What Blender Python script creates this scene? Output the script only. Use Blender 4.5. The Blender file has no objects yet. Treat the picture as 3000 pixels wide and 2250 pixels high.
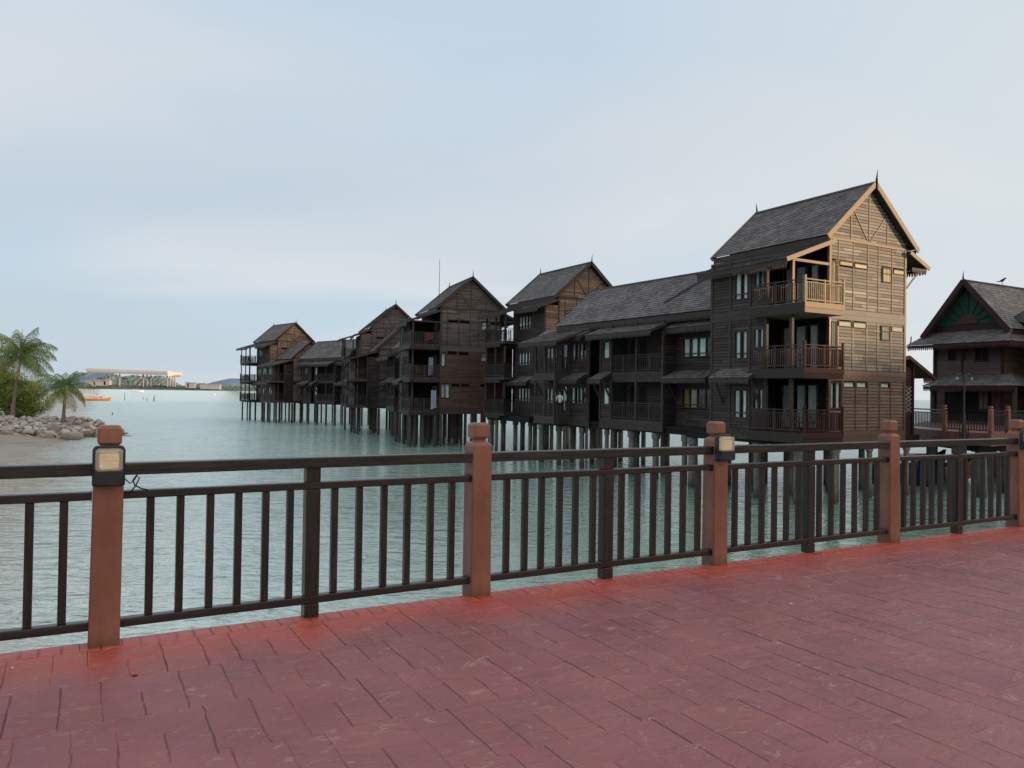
import bpy, bmesh, math, random
from math import sin, cos, tan, atan, radians, pi, sqrt, hypot
from mathutils import Vector, Matrix, noise
random.seed(7)
R_ = random.Random(11)
scene = bpy.context.scene
col = scene.collection
WATER = -3.25

# ------------------------------------------------------------------ camera
FPX = 2250.0
PITCH = atan((1153.5-1125)/FPX)
ROLL = 0.0150
EYE = 1.55
fwd = Vector((0, cos(PITCH), sin(PITCH)))
r0 = Vector((1, 0, 0)); u0 = Vector((0, -sin(PITCH), cos(PITCH)))
camR = cos(ROLL)*r0 + sin(ROLL)*u0
camU = -sin(ROLL)*r0 + cos(ROLL)*u0
cd = bpy.data.cameras.new('camera'); cam = bpy.data.objects.new('camera', cd); col.objects.link(cam)
M = Matrix((camR, camU, -fwd)).transposed().to_4x4(); M.translation = Vector((0, 0, EYE))
cam.matrix_world = M
cd.sensor_width = 36; cd.sensor_fit = 'HORIZONTAL'; cd.lens = 36*FPX/3000
cd.clip_start = 0.05; cd.clip_end = 60000
scene.camera = cam

def ray(x, y): return fwd + camR*((x-1500)/FPX) + camU*((1125-y)/FPX)
def atY(x, y, Y):
    d = ray(x, y); t = Y/d.y
    return Vector((d.x*t, Y, EYE+d.z*t))
def atZ(x, y, z):
    d = ray(x, y); t = (z-EYE)/d.z
    return Vector((d.x*t, d.y*t, z))

# ------------------------------------------------------------------ scene helpers
def tag(o, label=None, cat=None, group=None, kind=None):
    if label: o['label'] = label
    if cat: o['category'] = cat
    if group: o['group'] = group
    if kind: o['kind'] = kind
    return o
def empty(name, loc=(0, 0, 0), rz=0.0, label=None, cat=None, group=None):
    o = bpy.data.objects.new(name, None); col.objects.link(o)
    o.location = loc; o.rotation_euler = (0, 0, rz); o.empty_display_size = .2
    return tag(o, label, cat, group)
def copy_tree(o, parent=None):
    c = o.copy(); col.objects.link(c)
    if parent is not None: c.parent = parent
    for ch in list(o.children): copy_tree(ch, c)
    return c
class Frame:
    def __init__(s, X, Y, deg):
        s.o = (X, Y); s.q = radians(deg); s.u = (cos(s.q), sin(s.q)); s.v = (-sin(s.q), cos(s.q))
    def w(s, a, b, z=0): return Vector((s.o[0]+a*s.u[0]+b*s.v[0], s.o[1]+a*s.u[1]+b*s.v[1], z))
    def inv(s, p): dx = p[0]-s.o[0]; dy = p[1]-s.o[1]; return (dx*s.u[0]+dy*s.u[1], dx*s.v[0]+dy*s.v[1])

class MB:
    """collects faces, with one tone colour per face"""
    def __init__(s): s.v = []; s.f = []; s.c = []; s.sm = []
    def poly(s, pts, t=1.0, smooth=False):
        n = len(s.v); s.v += [tuple(p) for p in pts]; s.f.append(tuple(range(n, n+len(pts)))); s.c.append(t); s.sm.append(smooth)
    def mesh(s, verts, faces, t=1.0, smooth=False):
        n = len(s.v); s.v += [tuple(p) for p in verts]
        for f in faces: s.f.append(tuple(n+i for i in f)); s.c.append(t); s.sm.append(smooth)
    def box(s, x0, x1, y0, y1, z0, z1, t=1.0):
        if x0 > x1: x0, x1 = x1, x0
        if y0 > y1: y0, y1 = y1, y0
        if z0 > z1: z0, z1 = z1, z0
        v = [(x0,y0,z0),(x1,y0,z0),(x1,y1,z0),(x0,y1,z0),(x0,y0,z1),(x1,y0,z1),(x1,y1,z1),(x0,y1,z1)]
        s.mesh(v, [(0,3,2,1),(4,5,6,7),(0,1,5,4),(1,2,6,5),(2,3,7,6),(3,0,4,7)], t)
    def beam(s, p, q, w, h, t=1.0, up=(0, 0, 1)):
        p = Vector(p); q = Vector(q); d = (q-p).normalized(); upv = Vector(up)
        if abs(d.dot(upv)) > .98: upv = Vector((0, 1, 0))
        a = d.cross(upv).normalized()*(w/2); b = a.cross(d).normalized()*(h/2)
        v = [p-a-b, p+a-b, p+a+b, p-a+b, q-a-b, q+a-b, q+a+b, q-a+b]
        s.mesh(v, [(0,1,2,3),(7,6,5,4),(0,4,5,1),(1,5,6,2),(2,6,7,3),(3,7,4,0)], t)
    def tube(s, pts, rad, n=10, t=1.0, caps=True, smooth=True):
        pts = [Vector(p) for p in pts]
        if not hasattr(rad, '__len__'): rad = [rad]*len(pts)
        rings = []; prev = None
        for i, p in enumerate(pts):
            d = (pts[min(i+1, len(pts)-1)]-pts[max(i-1, 0)]).normalized()
            ref = prev if prev is not None else (Vector((1, 0, 0)) if abs(d.x) < .9 else Vector((0, 1, 0)))
            a = (ref - d*ref.dot(d)).normalized(); prev = a; b = d.cross(a)
            rings.append([p+(a*cos(2*pi*k/n)+b*sin(2*pi*k/n))*rad[i] for k in range(n)])
        v = [x for r in rings for x in r]; f = []
        for i in range(len(pts)-1):
            for k in range(n): f.append((i*n+k, i*n+(k+1) % n, (i+1)*n+(k+1) % n, (i+1)*n+k))
        s.mesh(v, f, t, smooth)
        if caps:
            s.poly(list(reversed(rings[0])), t); s.poly(rings[-1], t)
    def build(s, name, mat, parent=None, bevel=0, kind=None, autosmooth=False):
        me = bpy.data.meshes.new(name); me.from_pydata(s.v, [], s.f); me.update()
        at = me.color_attributes.new('tone', 'FLOAT_COLOR', 'CORNER')
        buf = []
        for f, c in zip(s.f, s.c):
            if not hasattr(c, '__len__'): c = (c, c, c)
            buf += [c[0], c[1], c[2], 1.0]*len(f)
        at.data.foreach_set('color', buf)
        me.polygons.foreach_set('use_smooth', s.sm)
        if mat: me.materials.append(mat)
        o = bpy.data.objects.new(name, me); col.objects.link(o)
        if parent is not None: o.parent = parent
        if kind: o['kind'] = kind
        if bevel:
            m = o.modifiers.new('bevel', 'BEVEL'); m.width = bevel; m.segments = 2; m.limit_method = 'ANGLE'; m.angle_limit = radians(40)
        return o

# ------------------------------------------------------------------ materials
MATS = {}
def newmat(name):
    m = bpy.data.materials.new(name); m.use_nodes = True; nt = m.node_tree; nt.nodes.clear()
    out = nt.nodes.new('ShaderNodeOutputMaterial'); b = nt.nodes.new('ShaderNodeBsdfPrincipled')
    nt.links.new(b.outputs[0], out.inputs[0]); MATS[name] = m
    return m, nt, b, out
def N(nt, kind, **kw):
    n = nt.nodes.new(kind)
    for k, v in kw.items():
        if k.startswith('i_'):
            key = k[2:]; key = int(key) if key.isdigit() else key.replace('_', ' ')
            n.inputs[key].default_value = v
        else: setattr(n, k, v)
    return n
def mixc(nt, fac, a, b, mode='MIX'):
    n = nt.nodes.new('ShaderNodeMix'); n.data_type = 'RGBA'; n.blend_type = mode
    for s, v in ((0, fac), (6, a), (7, b)):
        if hasattr(v, 'links') or hasattr(v, 'is_linked'): nt.links.new(v, n.inputs[s])
        elif s == 0: n.inputs[0].default_value = v
        else: n.inputs[s].default_value = tuple(v)+((1,) if len(v) == 3 else ())
    return n.outputs[2]
def ramp(nt, src, stops):
    n = nt.nodes.new('ShaderNodeValToRGB'); cr = n.color_ramp
    while len(cr.elements) > 1: cr.elements.remove(cr.elements[-1])
    for i, (p, c) in enumerate(stops):
        e = cr.elements[0] if i == 0 else cr.elements.new(p)
        e.position = p
        if not hasattr(c, '__len__'): c = (c, c, c)
        e.color = tuple(c)+(1,)
    nt.links.new(src, n.inputs[0]); return n.outputs[0]
def coords(nt, scale=(1, 1, 1), rot=(0, 0, 0), space='Object'):
    if space == 'World': src = N(nt, 'ShaderNodeNewGeometry').outputs['Position']
    else: src = N(nt, 'ShaderNodeTexCoord').outputs[space]
    mp = N(nt, 'ShaderNodeMapping'); mp.inputs['Scale'].default_value = scale; mp.inputs['Rotation'].default_value = rot
    nt.links.new(src, mp.inputs['Vector']); return mp.outputs[0]
def noisef(nt, vec, scale=5, detail=5, rough=.6, dist=0):
    n = N(nt, 'ShaderNodeTexNoise', i_Scale=scale, i_Detail=detail, i_Roughness=rough, i_Distortion=dist)
    nt.links.new(vec, n.inputs['Vector']); return n.outputs[0]
def bump(nt, h, strength=.3, dist=.01, normal=None):
    n = N(nt, 'ShaderNodeBump', i_Strength=strength, i_Distance=dist); nt.links.new(h, n.inputs['Height'])
    if normal is not None: nt.links.new(normal, n.inputs['Normal'])
    return n.outputs[0]
def tone(nt): return N(nt, 'ShaderNodeVertexColor', layer_name='tone').outputs[0]

def wood(name, base, dark, scale=(1.5, 1.5, 26), rough=(.5, .8), spec=.2, streak=.5, bumpd=.01, wet=None):
    m, nt, b, out = newmat(name)
    v = coords(nt, scale); n1 = noisef(nt, v, 2.2, 7, .65)
    v2 = coords(nt, (1, 1, 1)); n2 = noisef(nt, v2, 1.1, 4, .6)
    c = mixc(nt, ramp(nt, n1, [(.3, 0), (.72, 1)]), dark, base)
    c = mixc(nt, ramp(nt, n2, [(.35, 0), (.7, streak)]), c, tuple(x*.55 for x in base))
    c = mixc(nt, 1.0, c, tone(nt), 'MULTIPLY')
    nt.links.new(c, b.inputs['Base Color'])
    r = ramp(nt, n1, [(.3, rough[0]), (.7, rough[1])]); nt.links.new(r, b.inputs['Roughness'])
    b.inputs['Specular IOR Level'].default_value = spec
    nt.links.new(bump(nt, n1, .5, bumpd), b.inputs['Normal'])
    return m
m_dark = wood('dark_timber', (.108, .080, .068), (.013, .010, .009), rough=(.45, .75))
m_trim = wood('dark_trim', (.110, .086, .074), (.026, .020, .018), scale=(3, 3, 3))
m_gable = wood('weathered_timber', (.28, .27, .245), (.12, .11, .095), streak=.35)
m_gtrim = wood('weathered_sunlit_trim', (.36, .285, .20), (.23, .17, .12), scale=(3, 3, 3), streak=.2)  # trim colour lightened to carry part of the low sun
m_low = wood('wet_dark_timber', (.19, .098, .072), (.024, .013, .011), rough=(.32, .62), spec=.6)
m_brown = wood('sunlit_brown_timber', (.34, .235, .165), (.16, .105, .075), streak=.45)  # brown boards, lightened to stand in for weak sun on the gables
m_grey = wood('grey_timber', (.19, .158, .142), (.085, .07, .062), streak=.4)
m_maroon = wood('maroon_trim', (.075, .03, .028), (.03, .014, .014), scale=(3, 3, 3))
m_black = wood('black_timber', (.02, .018, .018), (.008, .007, .007), scale=(3, 3, 3))
m_green = wood('green_board', (.02, .085, .06), (.012, .05, .036), scale=(2, 20, 2))

def shingle(name, base, dark):
    m, nt, b, out = newmat(name)
    n1 = noisef(nt, coords(nt), 9, 6, .7); n2 = noisef(nt, coords(nt), .7, 4, .6)
    c = mixc(nt, ramp(nt, n1, [(.3, 0), (.7, 1)]), dark, base)
    c = mixc(nt, ramp(nt, n2, [(.4, 0), (.7, .45)]), c, tuple(x*1.45 for x in base))
    c = mixc(nt, 1.0, c, tone(nt), 'MULTIPLY')
    nt.links.new(c, b.inputs['Base Color']); b.inputs['Roughness'].default_value = .72; b.inputs['Specular IOR Level'].default_value = .3
    nt.links.new(bump(nt, n1, .6, .012), b.inputs['Normal'])
    return m
m_roof = shingle('timber_shingle', (.20, .178, .165), (.075, .066, .062))

def plain(name, colr, rough=.5, spec=.4, metal=0, var=.25, scale=12, bd=.002):
    m, nt, b, out = newmat(name)
    n1 = noisef(nt, coords(nt), scale, 5, .6)
    c = mixc(nt, ramp(nt, n1, [(.3, 0), (.7, 1)]), tuple(x*(1-var) for x in colr), tuple(min(1, x*(1+var)) for x in colr))
    c = mixc(nt, 1.0, c, tone(nt), 'MULTIPLY')
    nt.links.new(c, b.inputs['Base Color']); b.inputs['Roughness'].default_value = rough
    b.inputs['Specular IOR Level'].default_value = spec; b.inputs['Metallic'].default_value = metal
    if bd: nt.links.new(bump(nt, n1, .4, bd), b.inputs['Normal'])
    return m
m_curtain = plain('curtain_fabric', (.80, .84, .80), .9, .1, var=.12, scale=6)
m_blind = plain('sun_amber_blind', (.62, .47, .30), .6, .3, var=.1, scale=6)  # amber puts the low sun on the top storey panes into the colour
m_pale = plain('pale_blind', (.42, .41, .35), .6, .3, var=.1, scale=6)
m_curtain_warm = plain('curtain_fabric_warm', (.42, .30, .12), .9, .1, var=.2)
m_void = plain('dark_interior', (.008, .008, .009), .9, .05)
m_concrete = None
def concrete(name, ca, cb):
    m, nt, b, out = newmat(name)
    n1 = noisef(nt, coords(nt, (1, 1, .35)), 7, 6, .65)
    c = mixc(nt, ramp(nt, n1, [(.3, 0), (.7, 1)]), ca, cb)
    g = N(nt, 'ShaderNodeSeparateXYZ'); nt.links.new(N(nt, 'ShaderNodeNewGeometry').outputs['Position'], g.inputs[0])
    mr = N(nt, 'ShaderNodeMapRange'); mr.inputs['From Min'].default_value = -3.2; mr.inputs['From Max'].default_value = -1.5
    nt.links.new(g.outputs['Z'], mr.inputs['Value'])
    ad = N(nt, 'ShaderNodeMath', operation='ADD'); nt.links.new(mr.outputs[0], ad.inputs[0]); nt.links.new(n1, ad.inputs[1])
    c = mixc(nt, ramp(nt, ad.outputs[0], [(.55, 0), (1.0, 1)]), (.06, .05, .04), c)
    c = mixc(nt, 1.0, c, tone(nt), 'MULTIPLY')
    nt.links.new(c, b.inputs['Base Color']); b.inputs['Roughness'].default_value = .8
    nt.links.new(bump(nt, n1, .5, .01), b.inputs['Normal'])
    return m
m_concrete = concrete('weathered_concrete', (.11, .098, .085), (.25, .235, .21)); m_pile = concrete('tarred_pile', (.035, .03, .028), (.12, .105, .09))

def glassmat(name='window_glass', tint=(.90, .95, .94)):
    m = bpy.data.materials.new(name); m.use_nodes = True; nt = m.node_tree; nt.nodes.clear()
    out = N(nt, 'ShaderNodeOutputMaterial'); tr = N(nt, 'ShaderNodeBsdfTransparent'); tr.inputs[0].default_value = tint+(1,)
    gl = N(nt, 'ShaderNodeBsdfGlossy', i_Roughness=.03); gl.inputs[0].default_value = (.9, .95, 1, 1)
    fr0 = N(nt, 'ShaderNodeLayerWeight', i_Blend=.5); fr = N(nt, 'ShaderNodeMath', operation='POWER'); nt.links.new(fr0.outputs['Facing'], fr.inputs[0]); fr.inputs[1].default_value = 4.0; mt = N(nt, 'ShaderNodeMath', operation='MULTIPLY_ADD'); mt.inputs[1].default_value = .85; mt.inputs[2].default_value = .05
    nz = noisef(nt, coords(nt), 1.5, 2, .5); nt.links.new(bump(nt, nz, .15, .02), gl.inputs['Normal'])
    nt.links.new(fr.outputs[0], mt.inputs[0]); mx = N(nt, 'ShaderNodeMixShader')
    nt.links.new(mt.outputs[0], mx.inputs[0]); nt.links.new(tr.outputs[0], mx.inputs[1]); nt.links.new(gl.outputs[0], mx.inputs[2]); nt.links.new(mx.outputs[0], out.inputs[0])
    return m
m_glass = glassmat()

# painted posts
def paint_post():
    m, nt, b, out = newmat('terracotta_paint')
    n1 = noisef(nt, coords(nt, (1, 1, .5)), 4, 6, .65); n2 = noisef(nt, coords(nt), 60, 4, .6); n3 = noisef(nt, coords(nt), 14, 6, .75)
    c = mixc(nt, ramp(nt, n1, [(.35, 0), (.65, 1)]), (.205, .084, .052), (.285, .130, .084))
    c = mixc(nt, ramp(nt, n3, [(.63, 0), (.75, .7)]), c, (.16, .065, .045))
    g = N(nt, 'ShaderNodeSeparateXYZ'); nt.links.new(N(nt, 'ShaderNodeNewGeometry').outputs['Position'], g.inputs[0])
    ad = N(nt, 'ShaderNodeMath', operation='MULTIPLY_ADD'); ad.inputs[1].default_value = .25; nt.links.new(n3, ad.inputs[0]); nt.links.new(g.outputs['Z'], ad.inputs[2])
    c = mixc(nt, ramp(nt, ad.outputs[0], [(.1, 1), (.24, 0)]), c, (.13, .07, .04))
    nt.links.new(c, b.inputs['Base Color']); b.inputs['Roughness'].default_value = .42; b.inputs['Specular IOR Level'].default_value = .4
    nt.links.new(bump(nt, n2, .25, .003, bump(nt, n1, .3, .01)), b.inputs['Normal'])
    return m
m_post = paint_post()
def rail_mat(name='dark_painted_rail', sc=(.8, 14, 14)):
    m, nt, b, out = newmat(name)
    n1 = noisef(nt, coords(nt, sc), 4, 7, .7); n3 = noisef(nt, coords(nt, tuple(x*.6 for x in sc)), 3, 6, .75)
    c = mixc(nt, ramp(nt, n1, [(.3, 0), (.7, 1)]), (.010, .0085, .008), (.026, .021, .019))
    c = mixc(nt, ramp(nt, n3, [(.56, 0), (.68, .85)]), c, (.075, .055, .042))
    nt.links.new(c, b.inputs['Base Color'])
    nt.links.new(ramp(nt, n1, [(.3, .20), (.7, .42)]), b.inputs['Roughness']); b.inputs['Specular IOR Level'].default_value = .5
    nt.links.new(bump(nt, n1, .35, .004), b.inputs['Normal'])
    return m
m_rail = rail_mat(); m_baluster = rail_mat('dark_painted_baluster', (14, 14, .8))

# stamped concrete
DF = Frame(-2.4796, 4.5552, 29.0)
def deck_mat():
    m, nt, b, out = newmat('stamped_concrete')
    v = coords(nt); sep = N(nt, 'ShaderNodeSeparateXYZ'); nt.links.new(v, sep.inputs[0])
    n1 = noisef(nt, v, 1.1, 5, .6); n2 = noisef(nt, v, 7, 7, .7); n3 = noisef(nt, v, 45, 5, .65)
    base = mixc(nt, ramp(nt, n1, [(.35, 0), (.65, 1)]), (.265, .078, .080), (.345, .110, .108))
    base = mixc(nt, ramp(nt, n2, [(.45, 0), (.72, .55)]), base, (.250, .115, .125))
    # brighter red sealer along the kerb side
    e = N(nt, 'ShaderNodeMath', operation='MULTIPLY_ADD'); e.inputs[1].default_value = .75; nt.links.new(n1, e.inputs[0]); nt.links.new(sep.outputs['Y'], e.inputs[2])
    red = ramp(nt, e.outputs[0], [(.0, 0), (.02, .0), (.33, .85), (.6, 1)])
    sh = N(nt, 'ShaderNodeMath', operation='ADD'); sh.inputs[1].default_value = .22; nt.links.new(e.outputs[0], sh.inputs[0]); 
    red = ramp(nt, sh.outputs[0], [(.0, 0), (.28, .45), (.55, 1)])
    base = mixc(nt, red, base, (.52, .090, .060))
    # stamped veins, worn pale on their crests
    ve = coords(nt, (1.0, 1.7, 1), (0, 0, .5)); vn = noisef(nt, ve, 2.6, 4, .5, 1.1)
    ab = N(nt, 'ShaderNodeMath', operation='SUBTRACT'); ab.inputs[1].default_value = .5; nt.links.new(vn, ab.inputs[0])
    ab2 = N(nt, 'ShaderNodeMath', operation='ABSOLUTE'); nt.links.new(ab.outputs[0], ab2.inputs[0])
    vein = ramp(nt, ab2.outputs[0], [(.0, 1), (.022, 0)])
    brk = ramp(nt, n2, [(.44, 0), (.58, 1)])
    vm = N(nt, 'ShaderNodeMath', operation='MULTIPLY'); nt.links.new(vein, vm.inputs[0]); nt.links.new(brk, vm.inputs[1])
    vm2 = N(nt, 'ShaderNodeMath', operation='MULTIPLY'); vm2.inputs[1].default_value = .5; nt.links.new(vm.outputs[0], vm2.inputs[0])
    base = mixc(nt, vm2.outputs[0], base, (.66, .36, .31))
    base = mixc(nt, 1.0, base, tone(nt), 'MULTIPLY')
    spk = ramp(nt, n3, [(.70, 0), (.78, .7)]); base = mixc(nt, spk, base, (.42, .24, .22))
    nt.links.new(base, b.inputs['Base Color'])
    nt.links.new(ramp(nt, n2, [(.3, .30), (.7, .52)]), b.inputs['Roughness']); b.inputs['Specular IOR Level'].default_value = .5
    bn = bump(nt, n3, .35, .004, bump(nt, n2, .8, .02, bump(nt, vm.outputs[0], .7, .006, bump(nt, vn, .8, .03))))
    nt.links.new(bn, b.inputs['Normal'])
    return m
m_deck = deck_mat()

# ------------------------------------------------------------------ sky and sun
SUN_EL = 6.0
T1F = Frame(14.83, 36.02, 29.3)
off = radians(42)
sdir = Vector((sin(off)*T1F.u[0]-cos(off)*T1F.v[0], sin(off)*T1F.u[1]-cos(off)*T1F.v[1], 0)).normalized()
sunvec = Vector((sdir.x*cos(radians(SUN_EL)), sdir.y*cos(radians(SUN_EL)), sin(radians(SUN_EL))))
sl = bpy.data.lights.new('sun', 'SUN'); sl.energy = 5.0; sl.angle = radians(1.2); sl.color = (1, .68, .40)
so = bpy.data.objects.new('sun', sl); col.objects.link(so); so.rotation_euler = sunvec.to_track_quat('Z', 'Y').to_euler(); so.location = (0, 0, 40)
world = bpy.data.worlds.new('World'); scene.world = world; world.use_nodes = True
nt = world.node_tree; nt.nodes.clear()
wo = N(nt, 'ShaderNodeOutputWorld'); bg = N(nt, 'ShaderNodeBackground'); bg.inputs[1].default_value = .12
sky = N(nt, 'ShaderNodeTexSky'); sky.sky_type = 'NISHITA'; sky.sun_disc = False
sky.sun_elevation = radians(SUN_EL); sky.sun_rotation = math.atan2(sdir.x, sdir.y)
tc = N(nt, 'ShaderNodeTexCoord'); sp = N(nt, 'ShaderNodeSeparateXYZ'); nt.links.new(tc.outputs['Generated'], sp.inputs[0])
# cloud layer: the direction projected on a flat deck of cloud
zz = N(nt, 'ShaderNodeMath', operation='ADD'); zz.inputs[1].default_value = .16; nt.links.new(sp.outputs['Z'], zz.inputs[0])
mx_ = N(nt, 'ShaderNodeMath', operation='MAXIMUM'); mx_.inputs[1].default_value = .05; nt.links.new(zz.outputs[0], mx_.inputs[0])
dv = []
for ax in 'XY':
    d_ = N(nt, 'ShaderNodeMath', operation='DIVIDE'); nt.links.new(sp.outputs[ax], d_.inputs[0]); nt.links.new(mx_.outputs[0], d_.inputs[1]); dv.append(d_)
cb = N(nt, 'ShaderNodeCombineXYZ'); nt.links.new(dv[0].outputs[0], cb.inputs[0]); nt.links.new(dv[1].outputs[0], cb.inputs[1])
mp = N(nt, 'ShaderNodeMapping'); mp.inputs['Scale'].default_value = (.55, 1.0, 1); mp.inputs['Rotation'].default_value = (0, 0, .35); mp.inputs['Location'].default_value = (3.1, 1.7, 0); nt.links.new(cb.outputs[0], mp.inputs[0])
c1 = noisef(nt, mp.outputs[0], .75, 5, .48, .4); c2 = noisef(nt, mp.outputs[0], .28, 3, .5, .2)
grad = ramp(nt, sp.outputs['Z'], [(.0, (5.1, 6.2, 6.7)), (.10, (4.75, 6.0, 6.9)), (.25, (4.7, 5.9, 6.95)), (.55, (5.2, 6.3, 7.5)), (1.0, (4.6, 5.6, 7.0))])
gray = mixc(nt, ramp(nt, c1, [(.44, 0), (.58, 1)]), grad, (6.15, 6.5, 6.95))
gray = mixc(nt, ramp(nt, c2, [(.44, 0), (.58, .85)]), gray, (4.6, 5.5, 6.35))
# paler and warmer towards the bright quarter on the right
ds = N(nt, 'ShaderNodeVectorMath', operation='DOT_PRODUCT'); ds.inputs[1].default_value = (.74, .66, .10); nt.links.new(tc.outputs['Generated'], ds.inputs[0])
gray = mixc(nt, ramp(nt, ds.outputs['Value'], [(.70, 0), (1.0, .75)]), gray, (6.7, 6.9, 6.9))
sg = N(nt, 'ShaderNodeVectorMath', operation='DOT_PRODUCT'); sg.inputs[1].default_value = tuple(sunvec); nt.links.new(tc.outputs['Generated'], sg.inputs[0])
gray = mixc(nt, ramp(nt, sg.outputs['Value'], [(.45, 0), (.75, .55), (1.0, 1)]), gray, (15.0, 12.2, 9.6))
fin = mixc(nt, .93, sky.outputs[0], gray)
nt.links.new(fin, bg.inputs[0]); nt.links.new(bg.outputs[0], wo.inputs[0])
scene.view_settings.view_transform = 'Standard'; scene.view_settings.look = 'None'; scene.view_settings.exposure = 0; scene.view_settings.gamma = 1

# ------------------------------------------------------------------ sea
def sea():
    m, nt, b, out = newmat('sea_water')
    pos = N(nt, 'ShaderNodeNewGeometry').outputs['Position']
    sp = N(nt, 'ShaderNodeSeparateXYZ'); nt.links.new(pos, sp.inputs[0])
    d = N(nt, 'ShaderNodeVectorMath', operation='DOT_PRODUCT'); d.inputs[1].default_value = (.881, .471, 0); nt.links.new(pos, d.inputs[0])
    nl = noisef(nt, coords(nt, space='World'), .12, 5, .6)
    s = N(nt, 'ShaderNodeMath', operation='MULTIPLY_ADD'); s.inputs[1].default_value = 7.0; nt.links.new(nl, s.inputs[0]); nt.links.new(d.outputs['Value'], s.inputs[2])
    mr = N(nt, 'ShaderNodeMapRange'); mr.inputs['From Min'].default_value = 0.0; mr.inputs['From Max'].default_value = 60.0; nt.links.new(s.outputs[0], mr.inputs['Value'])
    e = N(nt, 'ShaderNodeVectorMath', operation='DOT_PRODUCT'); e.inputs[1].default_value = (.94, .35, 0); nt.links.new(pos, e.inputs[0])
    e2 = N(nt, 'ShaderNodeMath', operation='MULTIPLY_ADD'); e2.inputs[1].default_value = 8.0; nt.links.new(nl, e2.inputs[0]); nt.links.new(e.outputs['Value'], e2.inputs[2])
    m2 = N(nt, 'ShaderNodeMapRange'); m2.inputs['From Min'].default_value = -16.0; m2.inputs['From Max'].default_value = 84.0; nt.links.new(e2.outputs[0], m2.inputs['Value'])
    refl_body = ramp(nt, m2.outputs[0], [(.0, (.72, .86, .84)), (.16, (.68, .84, .80)), (.30, (.27, .39, .32)), (.46, (.15, .245, .18)), (.58, (.36, .48, .44)), (1, (.45, .57, .54))])  # house and sky reflections put into the water's body colour
    c = mixc(nt, ramp(nt, mr.outputs[0], [(.05, 0), (.22, 1)]), (.66, .80, .75), refl_body)
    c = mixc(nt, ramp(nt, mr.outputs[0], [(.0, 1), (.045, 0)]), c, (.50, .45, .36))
    # foam of the small waves at the shore
    fn = noisef(nt, coords(nt, (.6, 1.6, 1), (0, 0, -1.08), 'World'), 1.6, 8, .72, .6)
    fs = N(nt, 'ShaderNodeMapRange'); fs.inputs['From Min'].default_value = 9; fs.inputs['From Max'].default_value = 1; nt.links.new(s.outputs[0], fs.inputs['Value'])
    fm = N(nt, 'ShaderNodeMath', operation='MULTIPLY'); nt.links.new(fs.outputs[0], fm.inputs[0]); nt.links.new(ramp(nt, fn, [(.52, 0), (.62, 1)]), fm.inputs[1])
    c = mixc(nt, fm.outputs[0], c, (.70, .70, .66))
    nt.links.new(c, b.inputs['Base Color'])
    ry = N(nt, 'ShaderNodeMapRange'); ry.inputs['From Min'].default_value = 18; ry.inputs['From Max'].default_value = 110; ry.inputs['To Min'].default_value = .05; ry.inputs['To Max'].default_value = .30; nt.links.new(sp.outputs['Y'], ry.inputs['Value']); nt.links.new(ry.outputs[0], b.inputs['Roughness']); b.inputs['IOR'].default_value = 1.333
    w1 = noisef(nt, coords(nt, (1, 2.2, 1), (0, 0, .25), 'World'), 1.3, 4, .5, .5)
    w2 = noisef(nt, coords(nt, (1, 1.8, 1), (0, 0, -.35), 'World'), 4.5, 3, .55, .2)
    w3 = noisef(nt, coords(nt, (1, 3.0, 1), (0, 0, .1), 'World'), .4, 3, .5)
    n = bump(nt, w2, 1.0, .10, bump(nt, w1, 1.0, .36, bump(nt, w3, 1.0, .9)))
    nt.links.new(n, b.inputs['Normal'])
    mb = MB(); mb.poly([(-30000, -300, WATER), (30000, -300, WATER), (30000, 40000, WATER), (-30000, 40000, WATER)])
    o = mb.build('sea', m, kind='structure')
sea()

# sand
def sand():
    m, nt, b, out = newmat('wet_sand')
    n1 = noisef(nt, coords(nt, (1, .5, 1)), .5, 5, .6); n2 = noisef(nt, coords(nt), 6, 5, .7)
    c = mixc(nt, ramp(nt, n1, [(.35, 0), (.65, 1)]), (.25, .21, .16), (.40, .35, .28)); c = mixc(nt, ramp(nt, n2, [(.3, 0), (.7, .3)]), c, (.2, .165, .12))
    nt.links.new(c, b.inputs['Base Color']); b.inputs['Roughness'].default_value = .45
    nt.links.new(bump(nt, n2, .4, .02), b.inputs['Normal'])
    line = [(-39.8, 72), (-40.2, 69.5), (-37.5, 62), (-35.0, 56), (-31.5, 48), (-27, 38), (-20, 28), (-14.5, 18), (-11.5, 11), (-10, 4), (-10, -4)]
    cols = [-1.6, 0, 1.2, 3, 7, 16, 40]
    hs = [-.16, 0, .05, .14, .45, 1.3, 2.0]
    v = []; f = []
    for i, (x, y) in enumerate(line):
        for k, d in enumerate(cols):
            j = noise.noise(Vector((x*.4, y*.4, k)))*.5
            v.append((x-.881*d+j*(.5 if k < 3 else 1), y-.471*d, WATER+hs[k]+.02))
    n = len(cols)
    for i in range(len(line)-1):
        for k in range(n-1): f.append((i*n+k, (i+1)*n+k, (i+1)*n+k+1, i*n+k+1))
    mb = MB(); mb.mesh(v, f, 1, True); mb.build('beach', m, kind='structure')
sand()

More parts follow.
